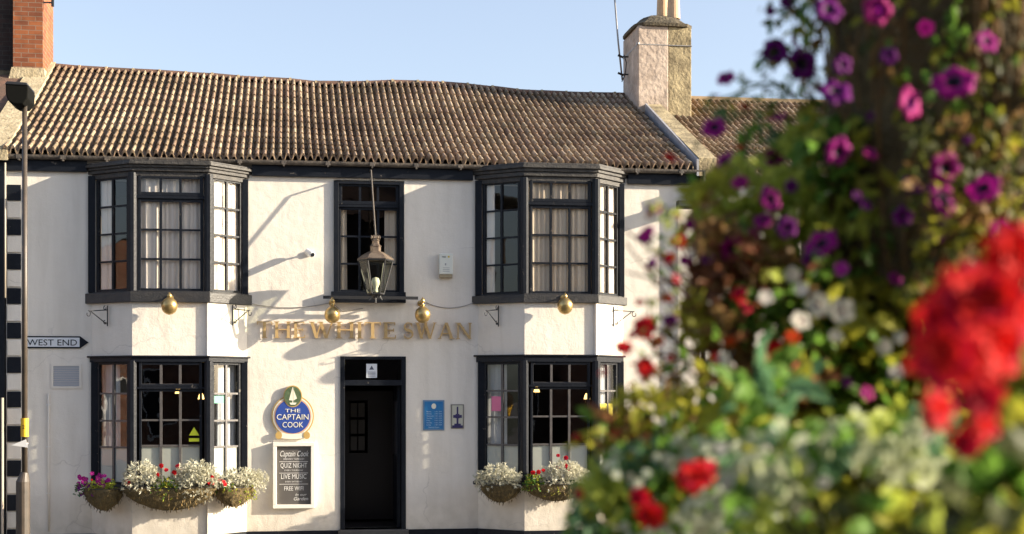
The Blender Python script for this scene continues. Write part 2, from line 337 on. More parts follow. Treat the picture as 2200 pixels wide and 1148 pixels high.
# fascia boards, soffit, gutter
for a, b in ((XL, BAY[0]['A'][0]-.06), (BAY[0]['D'][0]+.08, BAY[1]['A'][0]-.08), (BAY[1]['D'][0]+.08, XR)):
    z0 = PZ(760, 382, -.06); MB().box(a, b, -.06, -.003, z0, ZE+.02).build('fascia', M['black'], pub, bevel=.005)
GY = -.155
ZG = PZ(760, 349, GY)
mb = MB(); n = 12; prof = [(GY+.055-.055*math.cos(math.pi*k/8), -.055*math.sin(math.pi*k/8)) for k in range(9)]
prof2 = [(y+(.006 if y < GY+.055 else -.006), z+.006) for y, z in prof][::-1]
pp = [(XL-.05, y, ZG+z) for y, z in prof+prof2]
mb.prism(pp, (XR-XL+.1, 0, 0))
for px in range(40, 1500, 95):
    x = PX(px, GY); mb.box(x-.012, x+.012, GY-.006, -.06, ZG-.075, ZG-.052); mb.box(x-.035, x+.035, GY-.004, GY+.02, ZG-.05, ZG+.006)
mb.build('gutter', M['gutter'], pub)
# ------------------------------------------------------------------ roof
EY, RY = -.13, 4.25
rp = [(60, 138), (115, 141), (200, 148), (300, 153), (430, 160), (520, 167), (610, 172), (700, 180), (770, 178), (850, 176), (930, 178), (1000, 183), (1060, 189), (1120, 196), (1200, 200), (1270, 202), (1340, 203), (1480, 205)]
rpts = [(lambda p: (p.x, p.z))(P(a, b+5, RY)) for a, b in rp]
def ridge_z(x, pts=rpts):
    if x <= pts[0][0]: return pts[0][1]
    for (a, za), (b, zb) in zip(pts, pts[1:]):
        if x <= b: t = (x-a)/(b-a); t = t*t*(3-2*t); return za+(zb-za)*t
    return pts[-1][1]
def tile_roof(name, x0, x1, parent, rz, ez, pitch=.1085, rows=13):
    mb = MB(); mb.attr = []; rnd = random.Random(3); ncol = int((x1-x0)/pitch); S = 8
    hp = [-.016, -.024, -.006, .050, .070, .073, .066, .014]
    def surf(x, t, h):
        z0 = ez+.015*math.sin(x*1.3)+.01*math.sin(x*3.1+1); z1 = rz(x); sag = -.07*math.sin(math.pi*t)*(1+.6*math.sin(x*.8+.5))
        z = z0+(z1-z0)*t+sag; y = EY+(RY-EY)*t
        return (x, y-h*.42, z+h*.9)
    for r in range(rows):
        t0, t1 = r/rows, (r+1)/rows; dr = rnd.uniform(-.006, .006)
        base = len(mb.v); m = ncol*S+1
        xs = [x0+i*pitch/S for i in range(m)]; jit = [rnd.uniform(-.004, .004) for _ in range(ncol+1)]
        for lvl in range(3):
            for i, x in enumerate(xs):
                h = hp[i % S]; j = jit[i//S]
                if lvl == 0: mb.v.append(surf(x, t0-.004, h-.016))
                elif lvl == 1: mb.v.append(surf(x+j*.4, t0-.004+j*.3, h+.030+j))
                else: mb.v.append(surf(x+j*.2, t1+.004, h+.001))
        cid = [rnd.random() for _ in range(ncol+1)]
        for i in range(m-1):
            c = cid[i//S]
            mb.f.append((base+i, base+i+1, base+m+i+1, base+m+i)); mb.f.append((base+m+i, base+m+i+1, base+2*m+i+1, base+2*m+i)); mb.m += [0, 0]
            mb.attr += [c*.6, c]
    return mb.build(name, M['tile'], parent)
ZEV = PZ(760, 347, EY)
RX0, RX1 = PX(2, 0)-.05, PX(1452, RY)+.02
roof = tile_roof('roof', XL-.05, XR-.03, pub, ridge_z, ZEV)
mb = MB()
vs_ = []
N = 60
for i in range(N+1):
    x = XL+(XR-XL)*i/N; vs_.append((x, RY, ridge_z(x)-.05)); vs_.append((x, 8.3, ZEV))
mb.add(vs_, [(2*i, 2*i+1, 2*i+3, 2*i+2) for i in range(N)]); mb.build('rear_roof_slope', M['ridge'], pub)
for x in (XL+.02, XR-.25): MB().prism([(x, .0, ZE-.02), (x, 8.2, ZE-.02), (x, 8.2, ZEV-.08), (x, RY, ridge_z(x)-.16), (x, .1, ZE+.0)], (.2, 0, 0)).build('gable', M['stone'], pub)
mb = MB(); x = XL+.02; rnd = random.Random(5)
while x < XR-.1:
    L = .44; z = ridge_z(x+.2); z2 = ridge_z(x+L)-z; pts = []
    rr = .105+rnd.uniform(-.006, .006)
    for k in range(9):
        a = math.pi*k/8; pts.append((x, RY-rr*math.cos(a)*1.15, ridge_z(x)+.02+rr*math.sin(a)*.8-.03+rnd.uniform(-.002, .002)))
    mb.prism(pts, (L-.012, 0, ridge_z(x+L)-ridge_z(x)), 0)
    mb.box(x+L-.03, x+L+.01, RY-.112, RY+.11, ridge_z(x+L)-.03, ridge_z(x+L)+.064, 1)
    x += L
mb.build('ridge_tiles', [M['ridge'], M['mortar']], pub)
# ------------------------------------------------------------------ bay windows
def offs(b, o):
    A, B, C, D = [Vector((*q, 0)) for q in (b['A'], b['B'], b['C'], b['D'])]
    def nrm(p, q): d = (q-p).normalized(); return Vector((d.y, -d.x, 0))
    n1, n2, n3 = nrm(A, B), nrm(B, C), nrm(C, D)
    def isect(p, d, q, e):
        t = ((q-p).x*e.y-(q-p).y*e.x)/(d.x*e.y-d.y*e.x); return p+d*t
    b1 = isect(A+n1*o, B-A, B+n2*o, C-B); c1 = isect(B+n2*o, C-B, C+n3*o, D-C)
    wl = Vector((0, -.001, 0)); a1 = isect(A+n1*o, B-A, wl, Vector((1, 0, 0))); d1 = isect(C+n3*o, D-C, wl, Vector((1, 0, 0)))
    return [a1, b1, c1, d1]
def bayprism(mb, b, o, z0, z1, mi=0):
    mb.prism([(p.x, p.y, z0) for p in offs(b, o)], (0, 0, z1-z0), mi)
def segframe(P0, P1):
    P0 = Vector((*P0, 0)); P1 = Vector((*P1, 0)); u = (P1-P0).normalized(); n = Vector((u.y, -u.x, 0)); L = (P1-P0).length
    return L, (lambda a, c, z: P0+u*a-n*c+Vector((0, 0, z)))      # c = depth behind the face
def curtain(fr, u0, u1, z0, z1, dep, m, parent, amp=.018, wl=.085, sd=1):
    rnd = random.Random(sd); n = int((u1-u0)/.012); vs = []; a = 0
    for i in range(n+1):
        u = u0+(u1-u0)*i/n; a += .012/wl*6.28*rnd.uniform(.5, 1.5); d = dep+amp*math.sin(a)+amp*.5*math.sin(a*.37)
        vs += [fr(u, d, z0), fr(u+.01*math.sin(a*.5), d*.4+dep*.6, z1)]
    mb = MB().add(vs, [(2*i, 2*i+2, 2*i+3, 2*i+1) for i in range(n)]); return mb.build('curtain', m, parent, smooth=True)
def casement(parent, fr, u0, u1, z0, z1, cols, zrows, dep=.02, fw=.035, gm=None, barm=None):
    """frame + glazing bars; zrows = list of z of the horizontal bars (inside)"""
    mb = MB(); D0, D1 = dep, dep+.05
    mb.box(u0, u0+fw, D0, D1, z0, z1, fr=fr); mb.box(u1-fw, u1, D0, D1, z0, z1, fr=fr)
    mb.box(u0+fw, u1-fw, D0+.002, D1-.002, z0, z0+fw, fr=fr); mb.box(u0+fw, u1-fw, D0+.002, D1-.002, z1-fw, z1, fr=fr)
    o = mb.build('window_frame', M['black'], parent, bevel=.004)
    mb = MB()
    if cols == 3 and not zrows: mb.box(u0+fw, u1-fw, D0+.018, D1-.018, z0+fw-.006, z0+fw+.004, fr=fr)
    for i in range(1, cols):
        u = u0+fw+(u1-u0-2*fw)*i/cols; mb.box(u-.017, u+.017, D0+.004, D1-.008, z0+fw, z1-fw, fr=fr)
    for z in zrows: mb.box(u0+fw, u1-fw, D0+.010, D1-.010, z-.013, z+.013, fr=fr)
    if cols > 1 or zrows: mb.build('glazing_bars', M['bar'] if gm else M['black'], o)
    mb = MB(); g = (D0+D1)/2
    us = [u0+fw+(u1-u0-2*fw)*i/cols for i in range(cols+1)]; zz = [z0+fw]+sorted(zrows)+[z1-fw]; rnd = random.Random(int(u0*1000+z0*100))
    for i in range(cols):
        for j in range(len(zz)-1):
            t1, t2 = rnd.uniform(-.003, .003), rnd.uniform(-.003, .003)
            mb.add([fr(us[i], g+t1, zz[j]), fr(us[i+1], g-t1, zz[j]), fr(us[i+1], g-t1+t2, zz[j+1]), fr(us[i], g+t1+t2, zz[j+1])], [(0, 1, 2, 3)])
    mb.build('glass', gm or M['glass'], o)
    return o
def post(mb, b, pt, z0, z1, s=.05):
    x, y = b[pt]; mb.lathe((x, y+.03, z0), [(s*1.3, 0), (s*1.3, z1-z0)], n=8, ph=R(22.5))
for bi, b in enumerate(BAY):
    U, L = b['u'], b['l']; nm = 'bay_window'
    sg = [segframe(b['A'], b['B']), segframe(b['B'], b['C']), segframe(b['C'], b['D'])]
    # ---- upper storey
    mb = MB(); post(mb, b, 'B', U['wb'], U['cb']); post(mb, b, 'C', U['wb'], U['cb'])
    for (Lg, fr) in (sg[0], sg[2]):
        pass
    mb.box(b['A'][0]-.045, b['A'][0]+.05, -.05, .02, U['wb'], U['cb']); mb.box(b['D'][0]-.05, b['D'][0]+.03, -.05, .02, U['wb'], U['cb'])
    bayprism(mb, b, -.03, U['cb']-.03, U['cb']-.004)
    root = mb.build('bay_window', M['black'], pub, bevel=.004); root['label'] = 'upper bay window with pale curtains'
    mb = MB(); zt, zb = U['ct'], U['cb']; dz = (zt-zb)
    bayprism(mb, b, .00, zb-.05, zb+.02); bayprism(mb, b, .035, zb+.02, zb+dz*.40); bayprism(mb, b, .06, zb+dz*.40+.001, zb+dz*.62); bayprism(mb, b, .095, zb+dz*.62+.001, zb+dz*.86); bayprism(mb, b, .075, zb+dz*.86+.001, zt)
    mb.build('cornice', M['blackold'], root, bevel=.006)
    mb = MB(); bayprism(mb, b, .06, U['sb'], U['wb']-.012); bayprism(mb, b, .03, U['wb']-.011, U['wb']+.004); mb.build('sill', M['sill'], root, bevel=.006)
    for si, (Lg, fr) in enumerate(sg):
        if si == 1:
            casement(root, fr, .075, Lg-.075, U['tg1']-.03, U['wt'], 3, [], dep=.0, fw=.045)
            z0 = U['wb']; h = (U['m0']-z0); casement(root, fr, .075, Lg-.075, z0, U['m0']+.03, 3, [z0+.04+(h-.03)*i/3 for i in (1, 2)], dep=.02, fw=.04)
            mbt = MB(); mbt.box(.05, Lg-.05, .0, .06, U['m0']+.031, U['tg1']-.031, fr=fr); mbt.build('transom', M['black'], root, bevel=.004)
        else:
            z0 = U['wb']; h = U['wt']-z0; casement(root, fr, .07 if si == 0 else .09, Lg-.09 if si == 0 else Lg-.06, z0, U['wt'], 2, [z0+.04+(h-.07)*i/4 for i in (1, 2, 3)], dep=.02, fw=.04)
        dep = .085
        if si == 1:
            if bi == 0:
                curtain(fr, .0, Lg*.36, U['wb'], U['wt'], dep, M['curtain'], root, sd=si+bi*5, amp=.022, wl=.11); curtain(fr, Lg*.37, Lg*.99, U['wb'], U['wt'], dep+.02, M['curtain'], root, sd=si+bi*5+3)
            else: curtain(fr, .0, Lg, U['wb'], U['wt'], dep, M['curtain2'], root, sd=si+bi*5)
        elif si == 0:
            if bi == 0: curtain(fr, .0, Lg*.42, U['wb'], U['wt'], dep, M['curtain'], root, sd=si+bi*5)
            else: curtain(fr, .0, Lg*.30, U['wb'], U['wt'], dep, M['curtain'], root, sd=si+bi*5)
        else: curtain(fr, .12, Lg*.98, U['wb'], U['wt'], dep, M['curtain'], root, sd=si+bi*5)
    # ---- apron between storeys
    mb = MB(); bayprism(mb, b, 0, L['t'], U['sb']-.001)
    Lg, fr = sg[2]; mb.box(-.035, Lg-.01, -.022, .01, L['t']+.002, U['sb']-.003, fr=fr)
    mb.build('bay_apron', M['wall'], pub)
    # ---- lower storey
    mb = MB(); post(mb, b, 'B', L['wb'], L['wt']); post(mb, b, 'C', L['wb'], L['wt'])
    mb.box(b['A'][0]-.005, b['A'][0]+.09, -.05, .02, L['wb'], L['wt']); mb.box(b['D'][0]-.07, b['D'][0]+.02, -.05, .02, L['wb'], L['wt'])
    bayprism(mb, b, -.03, L['wt']-.022, L['wt']-.004)
    root = mb.build('bay_window', M['black'], pub, bevel=.004); root['label'] = 'lower bay window with dark panes and frosted bottom row'
    mb = MB(); bayprism(mb, b, .02, L['wt']-.02, L['t']-.012); bayprism(mb, b, .045, L['t']-.011, L['t']+.012); mb.build('head_board', M['black'], root, bevel=.004)
    mb = MB(); bayprism(mb, b, .05, L['sb'], L['wb']); mb.build('sill', M['sill'], root, bevel=.006)
    for si, (Lg, fr) in enumerate(sg):
        z0 = L['wb']
        if si == 1:
            casement(root, fr, .09, Lg-.09, L['tg1']-.03, L['wt']-.02, 3, [], dep=.0, fw=.04, gm=M['glasslow'])
            h = L['m0']-z0; rows = [z0+h*i/4 for i in (1.14, 2.1, 3.05)]; rows = [PZ(b['cx'], y, -BP) for y in ((958, 903) if bi == 0 else (955, 895))]
            casement(root, fr, .09, Lg-.09, z0, L['m0']+.03, 3, rows, dep=.02, fw=.035, gm=M['glasslow'])
            mbt = MB(); mbt.box(.05, Lg-.05, .0, .06, L['m0']+.031, L['tg1']-.031, fr=fr); mbt.build('transom', M['black'], root, bevel=.004)
            ztop = rows[0]
        else:
            rows = [PZ(b['cx'], y, -BP) for y in ((962, 905, 846) if bi == 0 else (957, 897, 840))]
            casement(root, fr, .09, Lg-.09, z0, L['wt']-.02, 2, rows, dep=.02, fw=.035, gm=M['glasslow']); ztop = rows[0]
        mb = MB(); mb.box(.09, Lg-.09, .052, .056, z0, ztop, fr=fr); mb.build('frosted_film', M['film'], root)
        if si == 0: curtain(fr, .06, Lg*.52, z0, L['wt'], .14, M['curtainw'], root, sd=40+bi, wl=.12)
        if si == 2: curtain(fr, Lg*.40, Lg*.92, z0, L['wt'], .14, M['curtainw'], root, sd=50+bi, wl=.12)
    mb = MB(); bayprism(mb, b, 0, ZPL, L['sb']-.001)
    Lg, fr = sg[2]; mb.box(-.03, Lg-.01, -.016, .01, ZPL+.002, L['sb']-.003, fr=fr)
    mb.build('bay_base', M['wall'], pub)
    mb = MB(); bayprism(mb, b, .025, 0, ZPL-.002); mb.build('plinth', M['black'], pub)
# ------------------------------------------------------------------ centre window
cwx0, cwx1 = cw_x; fr0 = lambda a, c, z: Vector((cwx0+a, c, z)); W_ = cwx1-cwx0
mb = MB(); mb.box(-.0, .07, -.035, .03, cw_z[0], cw_z[1]-.02, fr=fr0); mb.box(W_-.07, W_, -.035, .03, cw_z[0], cw_z[1]-.02, fr=fr0); mb.box(.07, W_-.07, -.033, .03, cw_z[1]-.06, cw_z[1]-.02, fr=fr0)
cwin = mb.build('window', M['black'], pub, bevel=.004)
mb = MB(); mb.box(-.04, W_+.02, -.10, .1, PZ(790, 650, -.1), cw_z[0], fr=fr0); mb.build('sill', M['black'], cwin, bevel=.006)
tz0, tz1 = PZ(790, 440), PZ(790, 391)
casement(cwin, fr0, .07, W_-.07, tz0, tz1-.02, 3, [], dep=.0, fw=.05)
z0 = cw_z[0]; mh = PZ(790, 446); casement(cwin, fr0, .07, W_-.07, z0, mh, 3, [PZ(790, 508), PZ(790, 567)], dep=.03, fw=.035)
mb = MB(); mb.box(.07, W_-.07, .005, .07, mh+.001, tz0-.001, fr=fr0); mb.build('transom', M['black'], cwin, bevel=.003)
curtain(fr0, .07, .20, z0, mh, .12, M['curtain2'], cwin, sd=70); curtain(fr0, W_-.28, W_-.07, z0, mh, .12, M['curtain2'], cwin, sd=71)
# ------------------------------------------------------------------ door
dx0, dx1 = door_x; DW = dx1-dx0; frd = lambda a, c, z: Vector((dx0+a, c, z))
dt = door_z[1]; tz = PZ(800, 822)
mb = MB(); mb.box(0, .065, -.02, .1, 0.13, dt, fr=frd); mb.box(DW-.065, DW, -.02, .1, 0.13, dt, fr=frd); mb.box(.065, DW-.065, -.018, .1, dt-.045, dt, fr=frd); mb.box(.065, DW-.065, -.018, .1, tz-.045, tz+.035, fr=frd)
door = mb.build('doorway', M['black'], pub, bevel=.004)
mb = MB(); mb.box(.065, DW-.065, .05, .054, tz+.035, dt-.045, fr=frd); mb.build('transom_glass', M['glasslow'], door)
mb = MB(); mb.box(-.03, DW+.03, -.12, .3, 0, .13, fr=frd); mb.build('doorstep', mat('dark_stone', (.05, .048, .045), .8, var=(.08, .075, .07)), door, bevel=.01)
mb = MB(); mb.box(DW-.115, DW-.07, .12, .98, .14, tz-.05, fr=frd); dl = mb.build('door_leaf', M['black'], door)
mb = MB(); mb.box(DW-.128, DW-.116, .25, .85, 1.2, 2.0, fr=frd); mb.build('door_panel', mat('dark_door_panel', (.03, .03, .035), .4), dl)
# inner door standing in the hall
mb = MB(); A0, A1 = .07, DW-.07; y = 1.6
for a, b_, c, d in ((A0, A0+.13, .14, 2.15), (A1-.4, A1, .14, 2.15), (A0+.13, A1-.4, .14, 1.18), (A0+.13, A1-.4, 2.0, 2.15)): mb.box(a, b_, y, y+.05, c, d, fr=frd)
ind = mb.build('inner_door', mat('stained_wood', (.02, .012, .008), .4), door)
mb = MB(); 
for i in range(2):
    for j in range(3): mb.box(A0+.15+i*.12, A0+.25+i*.12, y+.02, y+.024, 1.22+j*.26, 1.44+j*.26, fr=frd)
mb.build('inner_door_pane', mat('lit_pane', (.10, .085, .065), .2), ind)
# quoins at the left end
for i in range(22):
    y0 = 396 + i*37.0; hh = 37
    white = i % 2 == 1
    za, zb = PZ(30, y0+(-4 if not white else 0)+0, -.02), PZ(30, y0+hh, -.02)
    top = y0 if white else y0+4
    if y0 > 1140: break
    mb = MB().box(PX(15, -.02), PX(45, -.02), -.025, -.002, PZ(30, y0+hh-1.5), PZ(30, y0+1.5))
    q = mb.build('quoin', M['wall'] if white else M['black'], pub, bevel=.006)
# low hatch and vent on left wall
mb = MB(); x0, x1 = PX(110), PX(175); z0, z1 = PZ(140, 835), PZ(140, 782)
mb.box(x0, x1, -.015, -.001, z0, z0+.03); mb.box(x0, x1, -.015, -.001, z1-.03, z1); mb.box(x0, x0+.03, -.0155, -.001, z0+.03, z1-.03); mb.box(x1-.03, x1, -.0155, -.001, z0+.03, z1-.03)
v = mb.build('air_vent', M['wall']); tag(v, 'square louvred air vent with pale frame on the wall below the arrow street sign', 'vent')
mb = MB()
n = 9
for i in range(n):
    z = z0+.03+(z1-z0-.06)*(i+.1)/n; h = (z1-z0-.06)/n; mb.prism([(x0+.03, -.002, z), (x0+.03, -.012, z), (x0+.03, -.003, z+h*.85)], (x1-x0-.06, 0, 0))
mb.build('louvre', mat('grey_louvre', (.42, .42, .43), .6), v)
mb = MB(); mb.tube([P(104, 845, -.02), P(104, 1000, -.02), P(105, 1142, -.02)], .011, 8); 
v = mb.build('wall_pipe', M['wall'], smooth=True); tag(v, 'thin white painted pipe running down the wall beneath the air vent', 'pipe')
for a in (870, 960, 1060):
    z = PZ(104, a); MB().box(PX(100), PX(108), -.012, 0, z-.008, z+.008).build('pipe_clip', M['white'], v)
# ------------------------------------------------------------------ left neighbour
ln = thing('neighbouring_building', 'dark painted building at the far left with shade-dark chimney, beside the pub', 'building', (XL-2, 0, 0))
mb = MB(); mb.box(XL-6, XL-.012, -.05, 8, 0, PZ(10, 345)+.05); mb.build('wall', M['black'], ln)
mb = MB(); mb.tube([P(11, 350, -.12), P(11, 640, -.12)], .014); mb.tube([P(5, 855, -.12), P(5, 1148, -.12), Vector((PX(5, -.12), -.12, 0))], .02); mb.build('drain_pipe', mat('pale_pipe', (.42, .36, .28), .6), ln, smooth=True)
zt = PZ(10, 130, RY); ze = PZ(10, 345, 0)
mb = MB(); mb.add([(XL-6, -.25, ze), (XL-.2, -.25, ze), (XL-.2, RY, zt), (XL-6, RY, zt), (XL-.2, 8.3, ze), (XL-6, 8.3, ze)], [(0, 1, 2, 3), (3, 2, 4, 5), (1, 4, 2)]); mb.build('roof', M['ridge'], ln)
# coping upstand on the party wall, left
def slope_strip(x0, x1, lift, ya, yb, za, zb, th=.16):
    """band lying along the slope of the roof"""
    return [(x0, ya, za-.1), (x1, ya, za-.1), (x1, ya, za+lift), (x0, ya, za+lift), (x0, yb, zb-.1), (x1, yb, zb-.1), (x1, yb, zb+lift), (x0, yb, zb+lift)], [(0, 1, 2, 3), (3, 2, 6, 7), (0, 3, 7, 4), (1, 5, 6, 2), (4, 7, 6, 5)]
ridL = ridge_z(XL)
mb = MB(); mb.add(*slope_strip(XL-.32, XL+.05, .10, EY-.03, RY, ZEV, ridL)); mb.build('verge_coping', M['mortar'], ln)
# chimney left
cy = 3.35
cx0, cx1 = PX(28, cy), PX(92, cy)
zb, zt_ = PZ(60, 182, cy)-.25, PZ(60, 150, cy)
ch = thing('brick_chimney', 'orange brick chimney at the left end of the pub roof', 'chimney', ((cx0+cx1)/2, cy, zb))
MB().box(cx0, cx1, cy, cy+1.1, zt_-.3, zt_+2.2).build('stack', M['brick'], ch)
mb = MB(); a = .13; z1 = zt_
mb.add([(cx0-a, cy-.10, zb), (cx1+a*.7, cy-.10, zb), (cx1+a*.7, cy+1.2, zb), (cx0-a, cy+1.2, zb), (cx0-.02, cy-.02, z1+.03), (cx1+.02, cy-.02, z1+.03), (cx1+.02, cy+1.12, z1+.03), (cx0-.02, cy+1.12, z1+.03)], [(0, 1, 5, 4), (1, 2, 6, 5), (2, 3, 7, 6), (3, 0, 4, 7), (4, 5, 6, 7)])
mb.build('cement_flaunching', M['mortar'], ch)
mb = MB(); zc = PZ(95, 5, cy-.02); mb.box(cx1, cx1+.16, cy+.02, cy+.05, zc, zc+.02); mb.box(cx1+.13, cx1+.17, cy+.01, cy+.06, zc-.05, zc+.14); mb.build('cable_clamp', M['iron'], ch)
sx0, sx1 = PX(-90, cy+.3), cx0-.003
ch2 = thing('shaded_chimney', 'shade-dark chimney stack left of the orange brick chimney', 'chimney', (sx0, cy+.3, zb))
MB().box(sx0, sx1, cy+.22, cy+1.3, zb-.2, zt_+2.4).build('stack', M['brickd'], ch2)  # shade of the neighbouring stack is put into this dark brick colour
MB().box(sx0, sx1-.02, cy+.12, cy+1.35, zb-.3, zt_).build('cement_base', M['cap'], ch2)
# ------------------------------------------------------------------ right chimney and neighbour
ry = 3.15
qx0, qm, qx1 = PX(1371, ry), PX(1436, ry), PX(1486, ry)
zc0, zc1 = PZ(1430, 232, ry)-.35, PZ(1430, 57, ry)
ch = thing('stone_chimney', 'tall chimney half pink render half yellow stone between the two tiled roofs', 'chimney', (qm, ry, zc0))
BKY = ry+1.15
MB().box(qx0, qm, ry, BKY, zc0, zc1).build('rendered_stack', M['pinkrender'], ch, bevel=.015)
MB().box(qm+.001, qx1, ry+.012, BKY-.01, zc0, zc1-.002).build('stone_stack', M['stone'], ch, bevel=.015)
mb = MB(); zz = PZ(1430, 98, ry); mb.box(qx0-.006, qx1+.006, ry-.006, BKY+.006, zz, zz+.012); mb.build('band', M['steel'], ch)
mb = MB(); n = 10; cxm = (qx0+qx1)/2; cym = (ry+BKY)/2
rings = [(.045, 0), (.05, .05), (.02, .055), (-.04, .12), (-.12, .19), (-.22, .24), (-.30, .26)]
vs_ = []; fs_ = []
for i, (o, h) in enumerate(rings):
    hx, hy = (qx1-qx0)/2+o, (BKY-ry)/2+o
    for k in range(24):
        a = 2*math.pi*(k+.5)/24; c, s_ = math.cos(a), math.sin(a); e = 6 if i < 3 else 3.2
        rr = 1/((abs(c)**e+abs(s_)**e)**(1/e)); vs_.append((cxm+hx*rr*c, cym+hy*rr*s_, zc1+h+random.uniform(-.008, .008)*(i > 2)))
for i in range(len(rings)-1):
    for k in range(24): fs_.append((i*24+k, i*24+(k+1) % 24, (i+1)*24+(k+1) % 24, (i+1)*24+k))
fs_.append(tuple(range(23, -1, -1))); fs_.append(tuple((len(rings)-1)*24+k for k in range(24)))
mb.add(vs_, fs_); mb.build('cap', M['cap'], ch)
for (px, dy) in ((1447, .28), (1424, .66)):
    MB().lathe((PX(px, ry+dy), ry+dy, zc1+.2), [(.115, 0), (.10, .5), (.10, .62), (.125, .63), (.125, .72)], 18).build('chimney_pot', M['pot'], ch, smooth=False)
MB().tube([P(1371, 96, ry-.03), P(1371, 92, ry-.03)], .03, 10).build('bolt', M['steel'], ch)
# aerial mast
am = thing('aerial_mast', 'thin grey aerial pole strapped to the left side of the stone chimney', 'aerial', (qx0-.1, ry+.5, zc0+.4))
mb = MB(); my = ry+.75; mb.tube([P(1337, 172, my), P(1328, 90, my), P(1316, -60, my)], .016, 8); mb.build('pole', M['steel'], am, smooth=True)
mb = MB()
for yy in (122, 160): a = P(1333, yy, my); mb.tube([a, Vector((qx0, my, a.z))], .014, 6); mb.tube([a+Vector((-.05, -.02, .02)), a+Vector((.05, -.02, -.02))], .02, 6)
mb.tube([P(1340, 118, my-.03), P(1346, 135, my-.05), P(1343, 160, my-.05), P(1336, 176, my)], .01, 6)
mb.build('bracket', M['iron'], am)
# right neighbour
rn = thing('neighbouring_building', 'cream rendered house with tiled roof right of the stone chimney, behind the flowers', 'building', (XR+2, 0, 0))
XE = XR+9
mb = MB(); wall_sheet(mb, XR+.003, XE, 0, PZ(1600, 398, 0), [(XR+1.6, XR+2.5, 3.6, 4.8)], .01, .3); mb.box(XE-.2, XE, .3, 8, 0, PZ(1600, 398)); mb.build('wall', M['wall'], rn)
MB().box(XR+1.6, XR+2.5, .15, .2, 3.6, 4.8).build('window', M['black'], rn)
EYs = EY
tile_roof('roof', XR+.20, XE, rn, lambda x: PZ(1540, 219, RY), PZ(1540, 388, EY), pitch=.112, rows=13)
zr = PZ(1540, 219, RY)
mb = MB(); pts = [(XR+.2, RY-.13*math.cos(math.pi*k/8), zr+.09*math.sin(math.pi*k/8)) for k in range(9)]; mb.prism(pts, (XE-XR-.2, 0, 0)); mb.build('ridge_tiles', mat('pale_ridge', (.34, .24, .14), .9, var=(.2, .14, .08)), rn)
mb = MB(); mb.add([(XR+.2, RY, zr), (XE, RY, zr), (XE, 8.3, 5.2), (XR+.2, 8.3, 5.2)], [(0, 1, 2, 3)]); mb.build('rear_roof_slope', M['ridge'], rn)
# coping between the roofs
u0, u1 = XR-.05, XR+.22
MB().add(*slope_strip(u0, u1, .17, EY-.02, ry+.05, ZEV, ZEV+(ridge_z(XR)-ZEV)*(ry-EY)/(RY-EY))).build('verge_coping', M['stone'], rn)
MB().add(*slope_strip(u0-.035, u0-.002, .15, EY-.02, ry-.05, ZEV, ZEV+(ridge_z(XR)-ZEV)*(ry-EY)/(RY-EY))).build('verge_flashing', M['leadgrey'], rn)
mb = MB(); hx = PX(1511, -.12); mb.tube([(hx, -.12, PZ(1511, 372)), (hx, -.12, 0)], .035, 12); mb.prism([(hx-.09, -.2, PZ(1511, 400)), (hx+.09, -.2, PZ(1511, 400)), (hx+.05, -.2, PZ(1511, 428)), (hx-.05, -.2, PZ(1511, 428))], (0, .16, 0)); mb.build('downpipe', M['black'], rn, smooth=False)
# ------------------------------------------------------------------ signs
# street name
sn = thing('street_name_sign', 'white and black arrow street sign reading WEST END at the left of the pub', 'sign', P(115, 736))
y = -.02; a, c = P(52, 724, y), P(172, 747, y); tip = P(190, 736, y)
mb = MB(); mb.prism([(a.x, y, c.z-.012), (a.x, y, a.z+.012), (c.x, y, a.z+.012), (tip.x, y, tip.z), (c.x, y, c.z-.012)], (0, .018, 0)); mb.build('backing', M['black'], sn)
mb = MB(); mb.box(a.x, PX(171, y), y-.004, y-.001, c.z+.008, a.z-.008); mb.build('face', mat('sign_white', (.72, .74, .76), .4), sn)
text('WEST END', 0, .088, (PX(59, y)+PX(166, y))/2, y-.0055, PZ(110, 742.5, y), M['black'], sn, wid=PX(166, y)-PX(59, y), ext=.0015)
